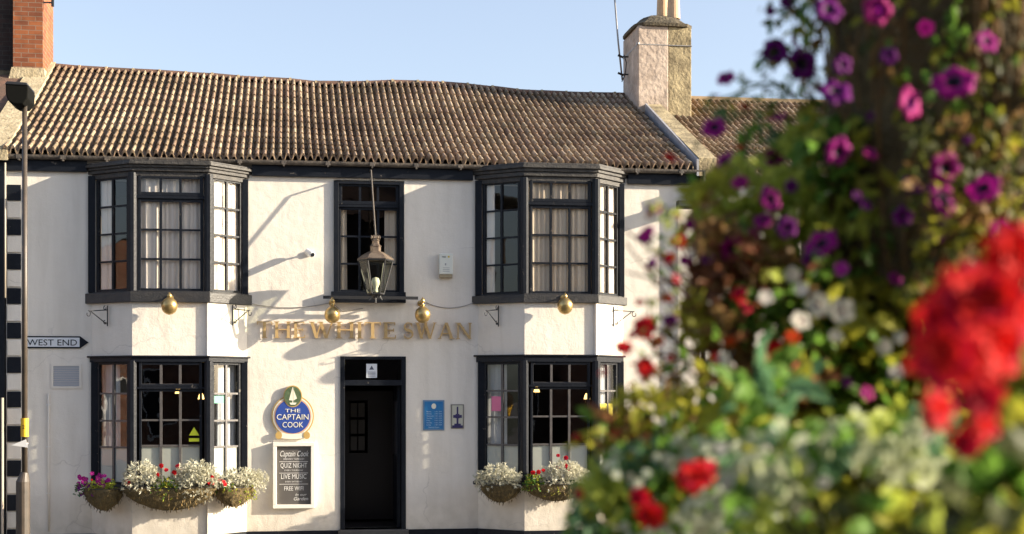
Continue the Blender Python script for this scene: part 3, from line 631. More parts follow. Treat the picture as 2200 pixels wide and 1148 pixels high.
# gilt letters
sg_ = thing('pub_name_sign', 'raised gold letters THE WHITE SWAN fixed above the doorway', 'sign', P(780, 711))
def glyph(ch):
    S = []      # polygons in unit height; returns (polys, width)
    def v(x, y0, y1, w): S.append([(x, y0), (x+w, y0), (x+w, y1), (x, y1)])
    def d(xa, ya, xb, yb, w): S.append([(xa, ya), (xa+w, ya), (xb+w, yb), (xb, yb)])
    def h(x0, x1, y, t): S.append([(x0, y), (x1, y), (x1, y+t), (x0, y+t)])
    def sf(x, y, w): h(x-.07, x+w+.07, y, .045)
    T, t, b = .17, .075, .07
    if ch == 'T': v(.34, 0, 1, T); h(0, .85, 1-b, b); sf(.34, 0, T); v(0, .80, .94, .045); v(.805, .80, .94, .045); W = .85
    elif ch == 'H': v(.07, 0, 1, T); v(.72, 0, 1, T); h(.2, .76, .48, b); [sf(x, y, T) for x in (.07, .72) for y in (0, .955)]; W = .96
    elif ch == 'E': v(.07, 0, 1, T); h(.2, .68, 0, b); h(.2, .64, 1-b, b); h(.2, .56, .48, b); v(.64, .05, .2, .045); v(.6, .82, .95, .045); v(.54, .41, .62, .04); sf(.07, 0, T); sf(.07, .955, T); W = .70
    elif ch == 'I': v(.07, 0, 1, T); sf(.07, 0, T); sf(.07, .955, T); W = .31
    elif ch == 'W': d(.30, 0, .05, 1, T); d(.33, 0, .58, 1, t); d(.80, 0, .50, 1, T); d(.86, 0, 1.14, 1, t); sf(.05, .955, T); sf(.5, .955, T); sf(1.13, .955, t); W = 1.28
    elif ch == 'A': d(.06, 0, .42, 1, t); d(.74, 0, .40, 1, T); h(.2, .8, .30, b); sf(.05, 0, t); sf(.74, 0, T); W = .98
    elif ch == 'N': v(.08, 0, 1, t); v(.80, 0, 1, t); d(.76, 0, .07, 1, T); sf(.08, 0, t); sf(.8, .955, t); sf(.03, .955, T); W = .95
    elif ch == 'S':
        pts = []
        for k in range(25):
            q = k/24; 
            if q < .5: a = R(35+(270-35)*(q/.5)); cx, cy, r1, r2 = .30, .745, .22, .225
            else: a = R(90-(q-.5)/.5*235); cx, cy, r1, r2 = .30, .265, .25, .25
            pts.append((cx+r1*math.cos(a), cy+r2*math.sin(a)))
        pts2 = []
        for i, p in enumerate(pts):
            q = i/24; wv = .035+.05*math.exp(-((q-.5)/.17)**2)
            a_, b_ = pts[max(i-1, 0)], pts[min(i+1, 24)]; dx, dy = b_[0]-a_[0], b_[1]-a_[1]; l = math.hypot(dx, dy) or 1
            pts2.append(((p[0]-dy/l*wv, p[1]+dx/l*wv), (p[0]+dy/l*wv, p[1]-dx/l*wv)))
        for (a_, b_), (c_, d_) in zip(pts2, pts2[1:]): S.append([a_, b_, d_, c_])
        v(.47, .74, .95, .045); v(.04, .05, .27, .045); W = .62
    return S, W
def word(chars, pxa, pxb):
    gs = [glyph(c) for c in chars]; tot = sum(g[1] for g in gs)+.10*(len(gs)-1)
    xa, xb = PX(pxa), PX(pxb); za, zb_ = PZ(780, 727.5), PZ(780, 692.5); H = zb_-za; s = (xb-xa)/tot; x = xa
    for g, W in gs:
        mb = MB()
        for i, poly in enumerate(g):
            e = .0008*i; mb.prism([(x+p[0]*s, -.045-e, za+p[1]*H) for p in poly], (0, .025+e, 0))
        for k in (.3, .7): mb.box(x+W*s*.5-.006, x+W*s*.5+.006, -.02, .0, za+H*k, za+H*k+.012)
        mb.build('letter', M['gold'], sg_)
        x += (W+.10)*s
word('THE', 552, 656); word('WHITE', 664, 851); word('SWAN', 866, 1013)
# crest sign
cr = thing('crest_sign', 'round blue and gold sign reading THE CAPTAIN COOK left of the door', 'sign', P(629, 890))
c = P(629, 896, -.03); s = (PX(675)-PX(584))/2
Mb = mat('sign_blue', (.03, .07, .30), .4); Mg = mat('sign_gold', (.50, .33, .11), .4); Mc = mat('sign_cream', (.80, .76, .62), .5); Mt = mat('sign_tan', (.60, .36, .24), .5)
def disc(rx, rz, cx, cz, y0, y1, m, nm, n=40, par=cr):
    MB().prism([(cx+rx*math.cos(2*math.pi*k/n), y0, cz+rz*math.sin(2*math.pi*k/n)) for k in range(n)], (0, y1-y0, 0)).build(nm, m, par)
disc(s, s*1.02, c.x, c.z+.01, -.030, -.002, Mg, 'rim'); disc(s*.94, s*.95, c.x, c.z+.01, -.034, -.031, Mc, 'band'); disc(s*.88, s*.89, c.x, c.z+.01, -.037, -.0345, Mt, 'inner_band'); disc(s*.82, s*.82, c.x, c.z+.01, -.040, -.0375, Mb, 'blue_field')
ez = c.z+s*.98
disc(s*.44, s*.52, c.x, ez, -.043, -.002, Mg, 'oval_rim'); disc(s*.40, s*.47, c.x, ez, -.046, -.0435, mat('sign_green', (.04, .07, .03), .5, var=(.13, .18, .09), scale=22), 'oval_picture')
y = -.048
mb = MB()
for poly in ([(-.02, -.3), (.02, -.3), (.02, .42), (-.02, .42)], [(-.18, -.18), (-.02, -.2), (-.03, .38)], [(.03, -.2), (.2, -.1), (.03, .34)], [(-.16, -.3), (.18, -.3), (.12, -.4), (-.10, -.4)]):
    mb.prism([(c.x+p[0]*s, y, ez+p[1]*s) for p in poly], (0, .0015, 0))
mb.build('sail_emblem', Mc, cr)
text('THE', 0, s*.17, c.x, -.0425, c.z+s*.22, Mc, cr, wid=s*.72, ext=.002)
text('CAPTAIN', 0, s*.27, c.x, -.0425, c.z-s*.13, Mc, cr, wid=s*1.5, ext=.002)
text('COOK', 0, s*.27, c.x, -.0425, c.z-s*.50, Mc, cr, wid=s*.98, ext=.002)
mb = MB(); z = c.z-s*.96
mb.prism([(c.x+s*a, -.044, z+s*(.15*(1-math.cos(a*1.6))) - s*.1) for a in [(-.78+i*.13) for i in range(13)]]+[(c.x+s*a, -.044, z+s*(.15*(1-math.cos(a*1.6)))+s*.14) for a in [(.78-i*.13) for i in range(13)]], (0, .03, 0))
mb.build('ribbon', Mc, cr)
disc(s*.16, s*.18, c.x-s*.66, z+s*.08, -.050, -.0445, Mg, 'medallion', 16); disc(s*.16, s*.18, c.x+s*.66, z+s*.08, -.050, -.0445, Mg, 'medallion', 16)
# menu board
a, b_ = P(586, 951, -.05), P(676, 1092, -.05); x0, x1, z1, z0 = a.x, b_.x, a.z, b_.z
mbd = thing('notice_board', 'white framed grey board of chalk style writing left of the door', 'board', ((x0+x1)/2, 0, z0))
Mw = mat('cream_frame', (.78, .74, .66), .5); fw = .055
mb = MB(); mb.box(x0, x1, -.075, -.001, z0, z0+fw); mb.box(x0, x1, -.075, -.001, z1-fw, z1); mb.box(x0, x0+fw, -.074, -.001, z0+fw, z1-fw); mb.box(x1-fw, x1, -.074, -.001, z0+fw, z1-fw); mb.build('frame', Mw, mbd, bevel=.006)
MB().box(x0+fw, x1-fw, -.03, -.002, z0+fw, z1-fw).build('panel', mat('slate_panel', (.085, .078, .072), .6, var=(.11, .10, .09), scale=4), mbd)
Mch = mat('chalk', (.72, .70, .66), .8); cxb = (x0+x1)/2; hh = z1-z0-2*fw; ww = x1-x0-2*fw; zt2 = z1-fw; y = -.0315
def tl(s_, fz, h_, wd, sh=0, dx=0): text(s_, 0, hh*h_, cxb+ww*dx, y, zt2-hh*fz, Mch, mbd, wid=ww*wd, ext=.0008, shear=sh)
tl('Captain Cook', .175, .10, .84, .35); tl('BREWERY TAPROOM', .235, .028, .6)
tl('QUIZ NIGHT', .37, .085, .78); tl('EVERY THURSDAY', .425, .024, .55); tl('LIVE MUSIC', .56, .085, .74); tl('EVERY SATURDAY', .62, .024, .5); tl('FREE WIFI', .76, .075, .56)
tl('In our', .85, .04, .34, .3, .2); tl('Garden', .93, .06, .42, .3, .2)
mb = MB()
for fz in (.27, .465, .655): mb.box(cxb-ww*.42, cxb+ww*.42, y-.001, y+.0005, zt2-hh*fz, zt2-hh*fz+.006)
mb.build('rule_line', Mch, mbd)
# opening hours notice
a, b_ = P(909, 860, -.02), P(955, 925, -.02); oh = thing('opening_hours_notice', 'blue notice with lines of opening hours right of the door', 'notice', ((a.x+b_.x)/2, 0, b_.z))
MB().box(a.x, b_.x, -.014, -.001, b_.z, a.z).build('rim', mat('notice_rim', (.16, .26, .38), .4), oh, bevel=.003)
MB().box(a.x+.022, b_.x-.022, -.018, -.0145, b_.z+.022, a.z-.022).build('panel', mat('notice_blue', (.02, .13, .36), .35, var=(.04, .24, .48), scale=4), oh)
Ml = mat('notice_white', (.62, .72, .80), .5); W2 = b_.x-a.x; H2 = a.z-b_.z
for i, dname in enumerate(('Monday', 'Tuesday', 'Wednesday', 'Thursday', 'Friday', 'Saturday', 'Sunday')):
    zz = a.z-H2*(.395+.073*i); text(dname, 0, H2*.036, a.x+W2*.16, -.0195, zz, Ml, oh, align='LEFT', ext=.001)
    text('11:00 - 23:00', 0, H2*.034, b_.x-W2*.12, -.0195, zz, Ml, oh, align='RIGHT', ext=.001)
text('Opening Hours', 0, H2*.04, (a.x+b_.x)/2, -.0195, b_.z+H2*.085, Ml, oh, wid=W2*.5, ext=.001)
disc(.035, .04, (a.x+b_.x)/2, a.z-H2*.2, -.021, -.0185, Mc, 'crest', 20, oh)
# pump clip plaque
a, b_ = P(969, 869, -.02), P(997, 921, -.02); pq = thing('framed_plaque', 'small framed plaque with a purple pump shape right of the blue notice', 'plaque', ((a.x+b_.x)/2, 0, b_.z))
MB().box(a.x, b_.x, -.012, -.001, b_.z, a.z).build('frame', mat('plaque_frame', (.22, .20, .17), .5), pq, bevel=.003)
MB().box(a.x+.018, b_.x-.018, -.015, -.0125, b_.z+.015, a.z-.015).build('panel', mat('plaque_cream', (.55, .53, .42), .5), pq)
mb = MB(); cx_ = (a.x+b_.x)/2; H2 = a.z-b_.z; W2 = b_.x-a.x
for x_, w_, za, zb_ in ((0, .12, .55, .9), (0, .3, .42, .60), (0, .66, .44, .56), (0, .14, .15, .45), (0, .80, .03, .13), (0, .5, .12, .2)):
    mb.box(cx_-W2*w_/2, cx_+W2*w_/2, -.017-.0007*len(mb.f)/6, -.0155, b_.z+H2*za, b_.z+H2*zb_)
mb.build('pump_emblem', mat('dark_purple', (.045, .035, .12), .4), pq)
# alarm box
a, b_ = P(944, 545, -.08), P(973, 597, -.08); al = thing('alarm_box', 'white burglar alarm box on the wall right of the centre window', 'alarm', ((a.x+b_.x)/2, 0, b_.z))
MB().box(a.x, b_.x, -.085, -.001, b_.z+.05, a.z).build('casing', mat('alarm_casing', (.72, .72, .64), .4), al, bevel=.008)
MB().box(a.x+.005, b_.x-.005, -.07, -.001, b_.z, b_.z+.049).build('strobe', mat('strobe_lens', (.36, .30, .20), .2), al, bevel=.006)
text('FIRE', 0, .022, a.x+.04, -.0865, a.z-.06, M['black'], al, align='LEFT'); Mdot = mat('yellow_dot', (.75, .55, .05), .5)
MB().box(b_.x-.075, b_.x-.05, -.087, -.0855, a.z-.06, a.z-.035).build('logo', Mdot, al)
mb = MB()
for i in range(3): mb.box(a.x+.05, b_.x-.05, -.087, -.0855, b_.z+.09+i*.025, b_.z+.096+i*.025)
mb.box(a.x+.08, a.x+.10, -.087, -.0855, b_.z+.18, b_.z+.21); mb.build('print', mat('grey_print', (.3, .3, .3), .5), al)
# security camera
sc = thing('security_camera', 'small white security camera between the left bay and centre window', 'camera', P(664, 545))
c = P(664, 545, -.02); MB().lathe((c.x, -.001, c.z), [(.045, 0), (.045, .03), (.02, .035)], 14, ax=(0, -1, 0)).build('mount', M['white'], sc)
MB().tube([c, c+Vector((.0, -.10, .02)), c+Vector((.01, -.14, .0))], .014, 8).build('arm', M['white'], sc, smooth=True)
e = c+Vector((.0, -.14, .0)); dr = Vector((.35, -.8, -.3)).normalized()
MB().tube([e-dr*.08, e-dr*.075, e+dr*.12, e+dr*.125], [.03, .042, .042, .036], 14).build('housing', M['white'], sc)
MB().tube([e+dr*.1255, e+dr*.13], .03, 14).build('lens', M['black'], sc)
# ------------------------------------------------------------------ brackets
def bracket(px, ztop_y, zbot_y, seg, side, label):
    """iron hanging bracket on a splayed face; seg = (L, frame)"""
    Lg, fr = seg; 
    # find position along the face that projects at px
    best = min((abs(((fr(t*Lg/60, 0, 0)-CP).dot(RT))/((fr(t*Lg/60, 0, 0)-CP).dot(FW))*F+XC-px), t) for t in range(61))[1]*Lg/60
    if side > 0: best += 0
    z1, z0 = PZ(px, ztop_y, -BP/2), PZ(px, zbot_y, -BP/2); q = lambda c_, z: fr(best, -c_, z)
    p = q(0, (z0+z1)/2); o = thing('basket_bracket', label, 'bracket', p, 'iron basket brackets under the upper bay windows')
    mb = MB(); mb.tube([q(.03, z0), q(.03, z1)], .009, 6); mb.tube([q(.03, z1-.06), q(.36, z1-.09)], .008, 6); mb.tube([q(.05, z0+.03), q(.33, z1-.1)], .007, 6)
    mb.build('arm', M['iron'], o)
    for (cc, zz, r0, sg2) in ((.385, z1-.13, .045, 1), (.075, z1-.035, .03, -1), (.075, z0+.05, .03, -1)):
        pts = []
        for k in range(16):
            a_ = k/15*5.2; r_ = r0*(1-.11*a_*.8); pts.append(q(cc+sg2*r_*math.cos(a_+1.57), zz+r_*math.sin(a_+1.57)))
        MB().tube(pts, .006, 6).build('scroll', M['iron'], o)
for bi, b in enumerate(BAY):
    s0, s2 = segframe(b['A'], b['B']), segframe(b['C'], b['D'])
    if bi == 0:
        bracket(234, 657, 701, s0, -1, 'iron bracket left of the leftmost brass lamp, above the arrow sign'); bracket(497, 655, 699, s2, 1, 'iron bracket just left of the gold lettering, catching the sun')
    else:
        bracket(1073, 657, 702, s0, -1, 'iron bracket just right of the gold lettering, on the shaded bay face'); bracket(1315, 658, 702, s2, 1, 'iron bracket right of the rightmost brass lamp, nearest the flowers')
# brass lamps
lamps = None
def brass_lamp(px, py, Y, wallY, label, drop=.19):
    c = P(px, py, Y); top = c+Vector((0, 0, drop))
    o = thing('brass_lamp', label, 'lamp', c, 'round brass sign lamps')
    MB().lathe(c, [(.002, -.128), (.045, -.118), (.085, -.088), (.105, -.05), (.114, 0), (.108, .035), (.09, .07), (.06, .098), (.03, .115), (.024, .13)], 24).build('globe', M['brass'], o, smooth=True)
    mb = MB(); mb.tube([c+Vector((0, 0, .11)), top], .016, 10); mb.lathe(c+Vector((0, 0, .12)), [(.022, 0), (.03, .015), (.022, .03)], 12); mb.lathe(top-Vector((0, 0, .02)), [(.028, 0), (.036, .02), (.028, .045), (.008, .075)], 12)
    mb.build('stem', M['brass'], o, smooth=True)
    mb = MB(); mb.tube([top, Vector((c.x, (Y+wallY)/2, top.z+.015)), Vector((c.x, wallY-.01, top.z-.01))], .012, 8); mb.lathe((c.x, wallY-.001, top.z-.01), [(.045, 0), (.04, .015), (.015, .02)], 12, ax=(0, -1, 0)); mb.build('arm', M['brass'], o)
    return o
brass_lamp(364, 657, -BP-.22, -BP-.06, 'round brass lamp hanging under the sill of the left bay', .13)
brass_lamp(714, 676, -.36, -.1, 'round brass lamp at the left end of the rail above the gold lettering', .19)
brass_lamp(908, 676, -.36, -.0, 'round brass lamp at the right end of the rail above the gold lettering', .19)
brass_lamp(1214, 657, -BP-.22, -BP-.06, 'round brass lamp hanging under the sill of the right bay', .13)
rl = thing('lamp_rail', 'black iron rail below the centre window joining two brass lamps', 'rail', P(800, 640, -.2))
mb = MB(); zz = PZ(800, 640, -.2); mb.box(PX(694, -.2), PX(898, -.2), -.22, -.20, zz-.022, zz+.022); 
for px in (730, 860): mb.box(PX(px, -.2)-.012, PX(px, -.2)+.012, -.199, -.101, zz-.01, zz+.01)
mb.build('bar', M['iron'], rl)
# big lantern
lt = thing('hanging_lantern', 'large glazed four sided lantern on an iron arm before the centre window', 'lantern', P(806, 640, -.55))
LY = -.55; cL = P(807, 640, LY); zt0 = PZ(807, 560, LY); z_b = PZ(807, 632, LY); x_ = cL.x; rt, rb = .245, .115
def frustum(z0, r0, z1, r1, n=6, ph=0): return [(x_+r*math.cos(2*math.pi*k/n+ph), LY+r*math.sin(2*math.pi*k/n+ph), z) for z, r in ((z0, r0), (z1, r1)) for k in range(n)]
vv = frustum(z_b, rb, zt0, rt)
MB().add(vv, [(k, (k+1) % 6, 6+(k+1) % 6, 6+k) for k in range(6)]).build('glass', M['lglass'], lt)
mb = MB()
for k in range(6): mb.tube([vv[k], vv[6+k]], .011, 6); mb.tube([vv[k], vv[(k+1) % 6]], .012, 6); mb.tube([vv[6+k], vv[6+(k+1) % 6]], .016, 6)
mb.build('cage', M['iron'], lt)
mb = MB(); Mcop = mat('aged_copper', (.12, .085, .065), .45, metal=.5, var=(.28, .22, .16), scale=12)
mb.lathe((x_, LY, zt0+.005), [(.255, 0), (.265, .012), (.19, .07), (.11, .115), (.075, .125), (.075, .19), (.085, .195), (.06, .22), (.05, .235), (.05, .27), (.062, .275), (.03, .31), (.012, .34)], 6, ph=0); mb.build('roof', Mcop, lt)
mb = MB()
for k in range(6):
    a_ = 2*math.pi*k/6; mb.lathe((x_+.055*math.cos(a_), LY+.055*math.sin(a_), zt0+.30), [(.006, 0), (.016, .02), (.012, .04), (.003, .06)], 6)
mb.build('finial', Mcop, lt)
MB().lathe((x_, LY, z_b+.02), [(.012, 0), (.035, .01), (.035, .02), (.03, .06), (.058, .12), (.06, .16), (.045, .205), (.01, .22)], 14).build('bulb', mat('opal_bulb', (.78, .76, .66), .3), lt, smooth=True)
mb = MB(); mb.lathe((x_, LY, z_b-.06), [(.03, 0), (.05, .03), (.12, .058)], 6); mb.tube([(x_, LY, z_b-.04), (x_, -.20, z_b-.05)], .013, 8)
for sx_ in (-1, 1):
    pts = [(x_+sx_*(.05+.06*k/7+.03*math.sin(k*.9)), LY-.02, z_b-.05-.04*math.sin(k*.75)) for k in range(8)]; mb.tube(pts, .009, 6)
mb.tube([(x_, LY-.02, z_b-.05), (x_, LY-.02, z_b-.13)], .01, 6)
mb.build('scroll_base', M['iron'], lt)
mb = MB(); tp = P(797, 366, -.28); mb.tube([(x_, LY, zt0+.33), tp], .013, 8); mb.tube([tp, (tp.x, -.06, tp.z+.02)], .013, 8); mb.build('hanging_rod', M['pole'], lt)
fl = thing('floodlight', 'small black floodlight box on the wall beside the downpipe, half behind the flowers', 'light', P(1479, 438, -.2))
a, b_ = P(1458, 430, -.25), P(1500, 448, -.25); MB().prism([(a.x, -.10, b_.z), (a.x, -.27, b_.z-.01), (a.x, -.30, b_.z+.03), (a.x, -.22, a.z), (a.x, -.10, a.z)], (b_.x-a.x, 0, 0)).build('housing', M['iron'], fl, bevel=.006)
MB().tube([((a.x+b_.x)/2, -.16, a.z-.01), ((a.x+b_.x)/2, -.14, a.z+.09), ((a.x+b_.x)/2+.1, -.005, a.z+.10)], .014, 8).build('arm', M['iron'], fl)
# cables
def cable(pts, label, r=.006, m='iron'):
    tag(MB().tube(pts, r, 6).build('wall_cable', M[m], smooth=True), label, 'cable')
def sagc(a, b, y, s, n=14): return [P(a[0]+(b[0]-a[0])*i/n, a[1]+(b[1]-a[1])*i/n+s*4*(i/n)*(1-i/n), y) for i in range(n+1)]
Mcab = M['cab'] = mat('painted_cable', (.35, .32, .30), .6)
cable(sagc((537, 652), (712, 650), -.012, 10)+sagc((730, 668), (780, 663), -.012, 1)[1:], 'thin cable sagging across the wall above the gold word THE', .006, 'cab')
cable(sagc((915, 650), (1022, 648), -.012, 13), 'thin cable sagging from the right rail lamp towards the right bay', .006, 'cab')
# ------------------------------------------------------------------ stickers
def sheet(px0, py0, px1, py1, Y, name, m, label, cat, par=None):
    a, b_ = P(px0, py0, Y), P(px1, py1, Y); o = MB().box(a.x, b_.x, Y, Y+.003, b_.z, a.z).build(name, m)
    return tag(o, label, cat)
o = sheet(787, 782, 810, 812, .03, 'door_notice', mat('notice_paper', (.70, .72, .76), .5), 'white notice with a triangle symbol on the glass over the door', 'notice')
a, b_ = P(787, 782, .03), P(810, 812, .03); cxn = (a.x+b_.x)/2
MB().prism([(cxn-.035, .028, a.z-.085), (cxn+.035, .028, a.z-.085), (cxn, .028, a.z-.025)], (0, .0015, 0)).build('symbol', mat('ink', (.08, .09, .13), .5), o)
mb = MB(); [mb.box(a.x+.02, b_.x-.02, .028, .0295, b_.z+.02+i*.02, b_.z+.027+i*.02) for i in range(4)]; mb.build('print', bpy.data.materials['ink'], o)
Mhv = mat('hazard_yellow', (.62, .68, .03), .5)
o = thing('warning_sticker', 'yellow triangle warning sticker in the left bay ground floor window', 'sticker', P(417, 940, -BP)); Yw = -BP+.03
t_, u_, w_ = P(417, 918, Yw), P(406, 936, Yw), P(428, 936, Yw)
MB().prism([(u_.x, Yw, u_.z), (w_.x, Yw, w_.z), (t_.x, Yw, t_.z)], (0, .002, 0)).build('triangle', Mhv, o)
a, b_ = P(406, 941, Yw), P(428, 948, Yw)
a = P(406, 942, Yw); b_ = P(428, 949, Yw); MB().box(a.x, b_.x, Yw, Yw+.002, b_.z, a.z).build('strip', Mhv, o)
def faceposter(bay, seg, u0, u1, zy0, zy1, m, name, label, cat, dep=.03):
    S = [segframe(bay['A'], bay['B']), segframe(bay['B'], bay['C']), segframe(bay['C'], bay['D'])][seg]; fr = S[1]
    z0, z1 = PZ(bay['cx'], zy1, -BP), PZ(bay['cx'], zy0, -BP)
    return tag(MB().box(u0*S[0], u1*S[0], dep, dep+.002, z0, z1, fr=fr).build(name, m), label, cat)
faceposter(BAY[0], 2, .16, .44, 851, 867, mat('poster_green', (.12, .38, .24), .6), 'poster', 'small green notice in the sunlit side pane of the left bay', 'poster')
faceposter(BAY[1], 0, .27, .50, 852, 884, mat('poster_pink', (.72, .18, .32), .6), 'poster', 'pink poster in the shaded side pane of the right bay', 'poster')
faceposter(BAY[1], 2, .22, .7, 868, 900, mat('poster_yellow', (.75, .62, .06), .6), 'poster', 'yellow and red poster in the sunlit side pane of the right bay', 'poster')
# interior wall lamps (lit)
Mlit = mat('lit_shade', (.6, .4, .15), .5, emis=(1, .62, .2), estr=1.6)
for (px, py, Y, lb) in ((383, 846, .9, 'small lit brass wall lamp seen through the left bay, leftmost'), (432, 858, 1.4, 'small lit brass wall lamp seen through the left bay, over the warning sticker'), (1153, 843, 1.2, 'small lit brass wall lamp seen through the right bay, leftmost'), (1261, 858, .8, 'small lit brass wall lamp seen through the right bay, rightmost')):
    c = P(px, py, Y); o = thing('wall_lamp', lb, 'lamp', c, 'lit lamps inside the bar')
    MB().lathe(c, [(.05, 0), (.035, .06), (.02, .09)], 12).build('lamp_shade', Mlit, o)
    MB().tube([c+Vector((0, 0, .09)), c+Vector((0, .06, .05)), c+Vector((0, .12, -.05))], .008, 6).build('arm', M['brass'], o)
# ------------------------------------------------------------------ street lamp
SY = -2.6
sp = thing('street_lamp', 'tall brown street lamp with dark hood at the far left', 'street lamp', (PX(53, SY), SY, 0))
bx = PX(53, SY); zh = PZ(53, 226, SY)
mb = MB(); mb.tube([(bx, SY, PZ(53, 1030, SY)), (bx, SY, zh)], [.036, .031], 16); mb.build('column', M['pole'], sp, smooth=True)
mb = MB(); mb.tube([(bx-.02, SY, 0), (bx-.02, SY, PZ(53, 1035, SY)), (bx, SY, PZ(53, 1015, SY))], [.085, .085, .045], 16); mb.build('base_shaft', M['pole'], sp)
hx = PX(43, SY)
mb = MB(); z_ = PZ(43, 190, SY); mb.prism([(hx-0.132, SY-.22, z_-.12), (hx-0.104, SY-.22, z_-.20), (hx-0.040, SY-.22, z_-.235), (hx+0.072, SY-.22, z_-.235), (hx+0.128, SY-.22, z_-.16), (hx+0.136, SY-.22, z_-.02), (hx+0.120, SY-.22, z_), (hx-0.136, SY-.22, z_+.01)], (0, .5, 0)); mb.build('lamp_head', mat('dark_hood', (.006, .006, .005), .8, spec=.1), sp, bevel=.03)
mb = MB(); mb.prism([(hx-0.144, SY-.23, z_), (hx+0.136, SY-.23, z_-.01), (hx+0.120, SY-.23, z_+.03), (hx-0.120, SY-.23, z_+.04)], (0, .52, 0)); mb.build('lid', M['iron'], sp, bevel=.01)
z = PZ(48, 918, SY); MB().tube([(bx, SY, z-.12), (bx, SY, z+.11)], .048, 16).build('yellow_band', mat('yellow_label', (.75, .42, .02), .5), sp)
text('2', 0, .05, bx-.005, SY-.05, z-.02, M['black'], sp)
ws = thing('small_arrow_sign', 'small white pointed sign clipped to the street lamp below its yellow band', 'sign', (bx, SY, 2))
mb = MB(); a, b_, c = P(24, 957, SY-.05), P(56, 944, SY-.06), P(60, 962, SY-.06); mb.prism([a, c, b_], (0, .004, 0)); mb.build('plate', M['white'], ws)
MB().tube([(bx, SY, PZ(50, 953, SY)-.01), (bx, SY, PZ(50, 953, SY)+.01)], .05, 14).build('clip', M['steel'], ws)
# ------------------------------------------------------------------ across the street (seen in the panes)
def house(name, x0, x1, y0, y1, h, rise, m, label, face='+y', nw=4):
    o = thing(name, label, 'house', ((x0+x1)/2, (y0+y1)/2, 0)); mb = MB(); mb.box(x0, x1, y0, y1, 0, h)
    mb.prism([(x0, y0, h), (x0, y1, h), (x0, (y0+y1)/2, h+rise-.05)], (x1-x0, 0, 0)); mb.build('wall', m, o)
    mb = MB(); ym = (y0+y1)/2
    mb.add([(x0-.2, y0-.3, h-.1), (x1+.2, y0-.3, h-.1), (x1+.2, ym, h+rise), (x0-.2, ym, h+rise), (x1+.2, y1+.3, h-.1), (x0-.2, y1+.3, h-.1)], [(0, 1, 2, 3), (3, 2, 4, 5)]); mb.build('roof', M['ridge'], o)
    for i in range(nw):
        for zz in (.9, 3.6):
            if face == '+y':
                xx = x0+(x1-x0)*(i+.5)/nw; f = MB().box(xx-.55, xx+.55, y1-.02, y1+.03, zz, zz+1.5).build('window', M['white'], o)
                MB().box(xx-.47, xx-.03, y1+.031, y1+.035, zz+.08, zz+1.42).box(xx+.03, xx+.47, y1+.031, y1+.035, zz+.08, zz+1.42).build('pane', M['black'], f)
            else:
                yy = y0+(y1-y0)*(i+.5)/nw; f = MB().box(x1-.02, x1+.03, yy-.5, yy+.5, zz, zz+1.5).build('window', M['white'], o)
                MB().box(x1+.031, x1+.035, yy-.42, yy-.03, zz+.08, zz+1.42).box(x1+.031, x1+.035, yy+.03, yy+.42, zz+.08, zz+1.42).build('pane', M['black'], f)
    return o
house('brick_house', -22, -2, -38, -28, 6.6, 3, M['brickh'], 'long brick house across the street reflected in the left panes')
house('brick_house', -1.5, 8.3, -38, -27, 7.8, 3, M['brickd'], 'unseen dark brick house across the street facing the pub doorway', nw=3)  # out of view, made tall and dark so the centre panes reflect less sky
house('brick_house', 9.0, 40, -36, -26, 8, 3, M['brickh'], 'tall brick house across the street to the right of the flower display', nw=7)
house('brick_house', -44, -27, -9, 4, 4.6, 2.0, M['brickh'], 'brick house down the street reflected in the left splayed panes', '+x', 3)

# ------------------------------------------------------------------ plants
def vrand(rnd): 
    while True:
        v = Vector((rnd.uniform(-1, 1), rnd.uniform(-1, 1), rnd.uniform(-1, 1)))
        if .05 < v.length < 1: return v.normalized()
def leaf(mb, p, d, n, L, W, mi, fold=.25, curl=.15):
    d = d.normalized(); s_ = d.cross(n)
    if s_.length < .05: s_ = d.cross(Vector((.3, .5, .8)))
    s_.normalize(); n = s_.cross(d)
    a = p; t = p+d*L-n*L*curl; m = p+d*L*.5+n*L*.04
    l1 = p+d*L*.28+s_*W*.42+n*W*fold; l2 = p+d*L*.68+s_*W*.40+n*(W*fold-L*curl*.4); r1 = p+d*L*.28-s_*W*.42+n*W*fold; r2 = p+d*L*.68-s_*W*.40+n*(W*fold-L*curl*.4)
    mb.add([a, l1, l2, t, r2, r1, m], [(0, 6, 2, 1), (6, 3, 2), (0, 5, 4, 6), (6, 4, 3)], mi)
def inpoly(x, y, poly):
    c = False; j = len(poly)-1
    for i in range(len(poly)):
        if (poly[i][1] > y) != (poly[j][1] > y) and x < (poly[j][0]-poly[i][0])*(y-poly[i][1])/(poly[j][1]-poly[i][1])+poly[i][0]: c = not c
        j = i
    return c
def lm(name, c1, c2, tr=.5):
    c1 = tuple(v*2.15 for v in c1) if max(c1) < .3 else c1; c2 = tuple(v*2.15 for v in c2) if max(c2) < .3 else c2
    return mat(name, c1, .55, var=c2, scale=25, trans=tr, spec=.35)
G1 = lm('leaf_olive', (.22, .21, .022), (.13, .13, .014)); G2 = lm('leaf_green', (.085, .16, .022), (.05, .10, .015)); G3 = lm('leaf_yellow_green', (.25, .28, .04), (.17, .20, .03))
G4 = lm('leaf_dark', (.05, .06, .014), (.03, .033, .01)); G5 = lm('leaf_rust', (.16, .055, .025), (.07, .035, .015)); G6 = lm('leaf_pale', (.42, .46, .24), (.55, .57, .42)); G7 = lm('leaf_bluegreen', (.06, .12, .06), (.04, .085, .035))
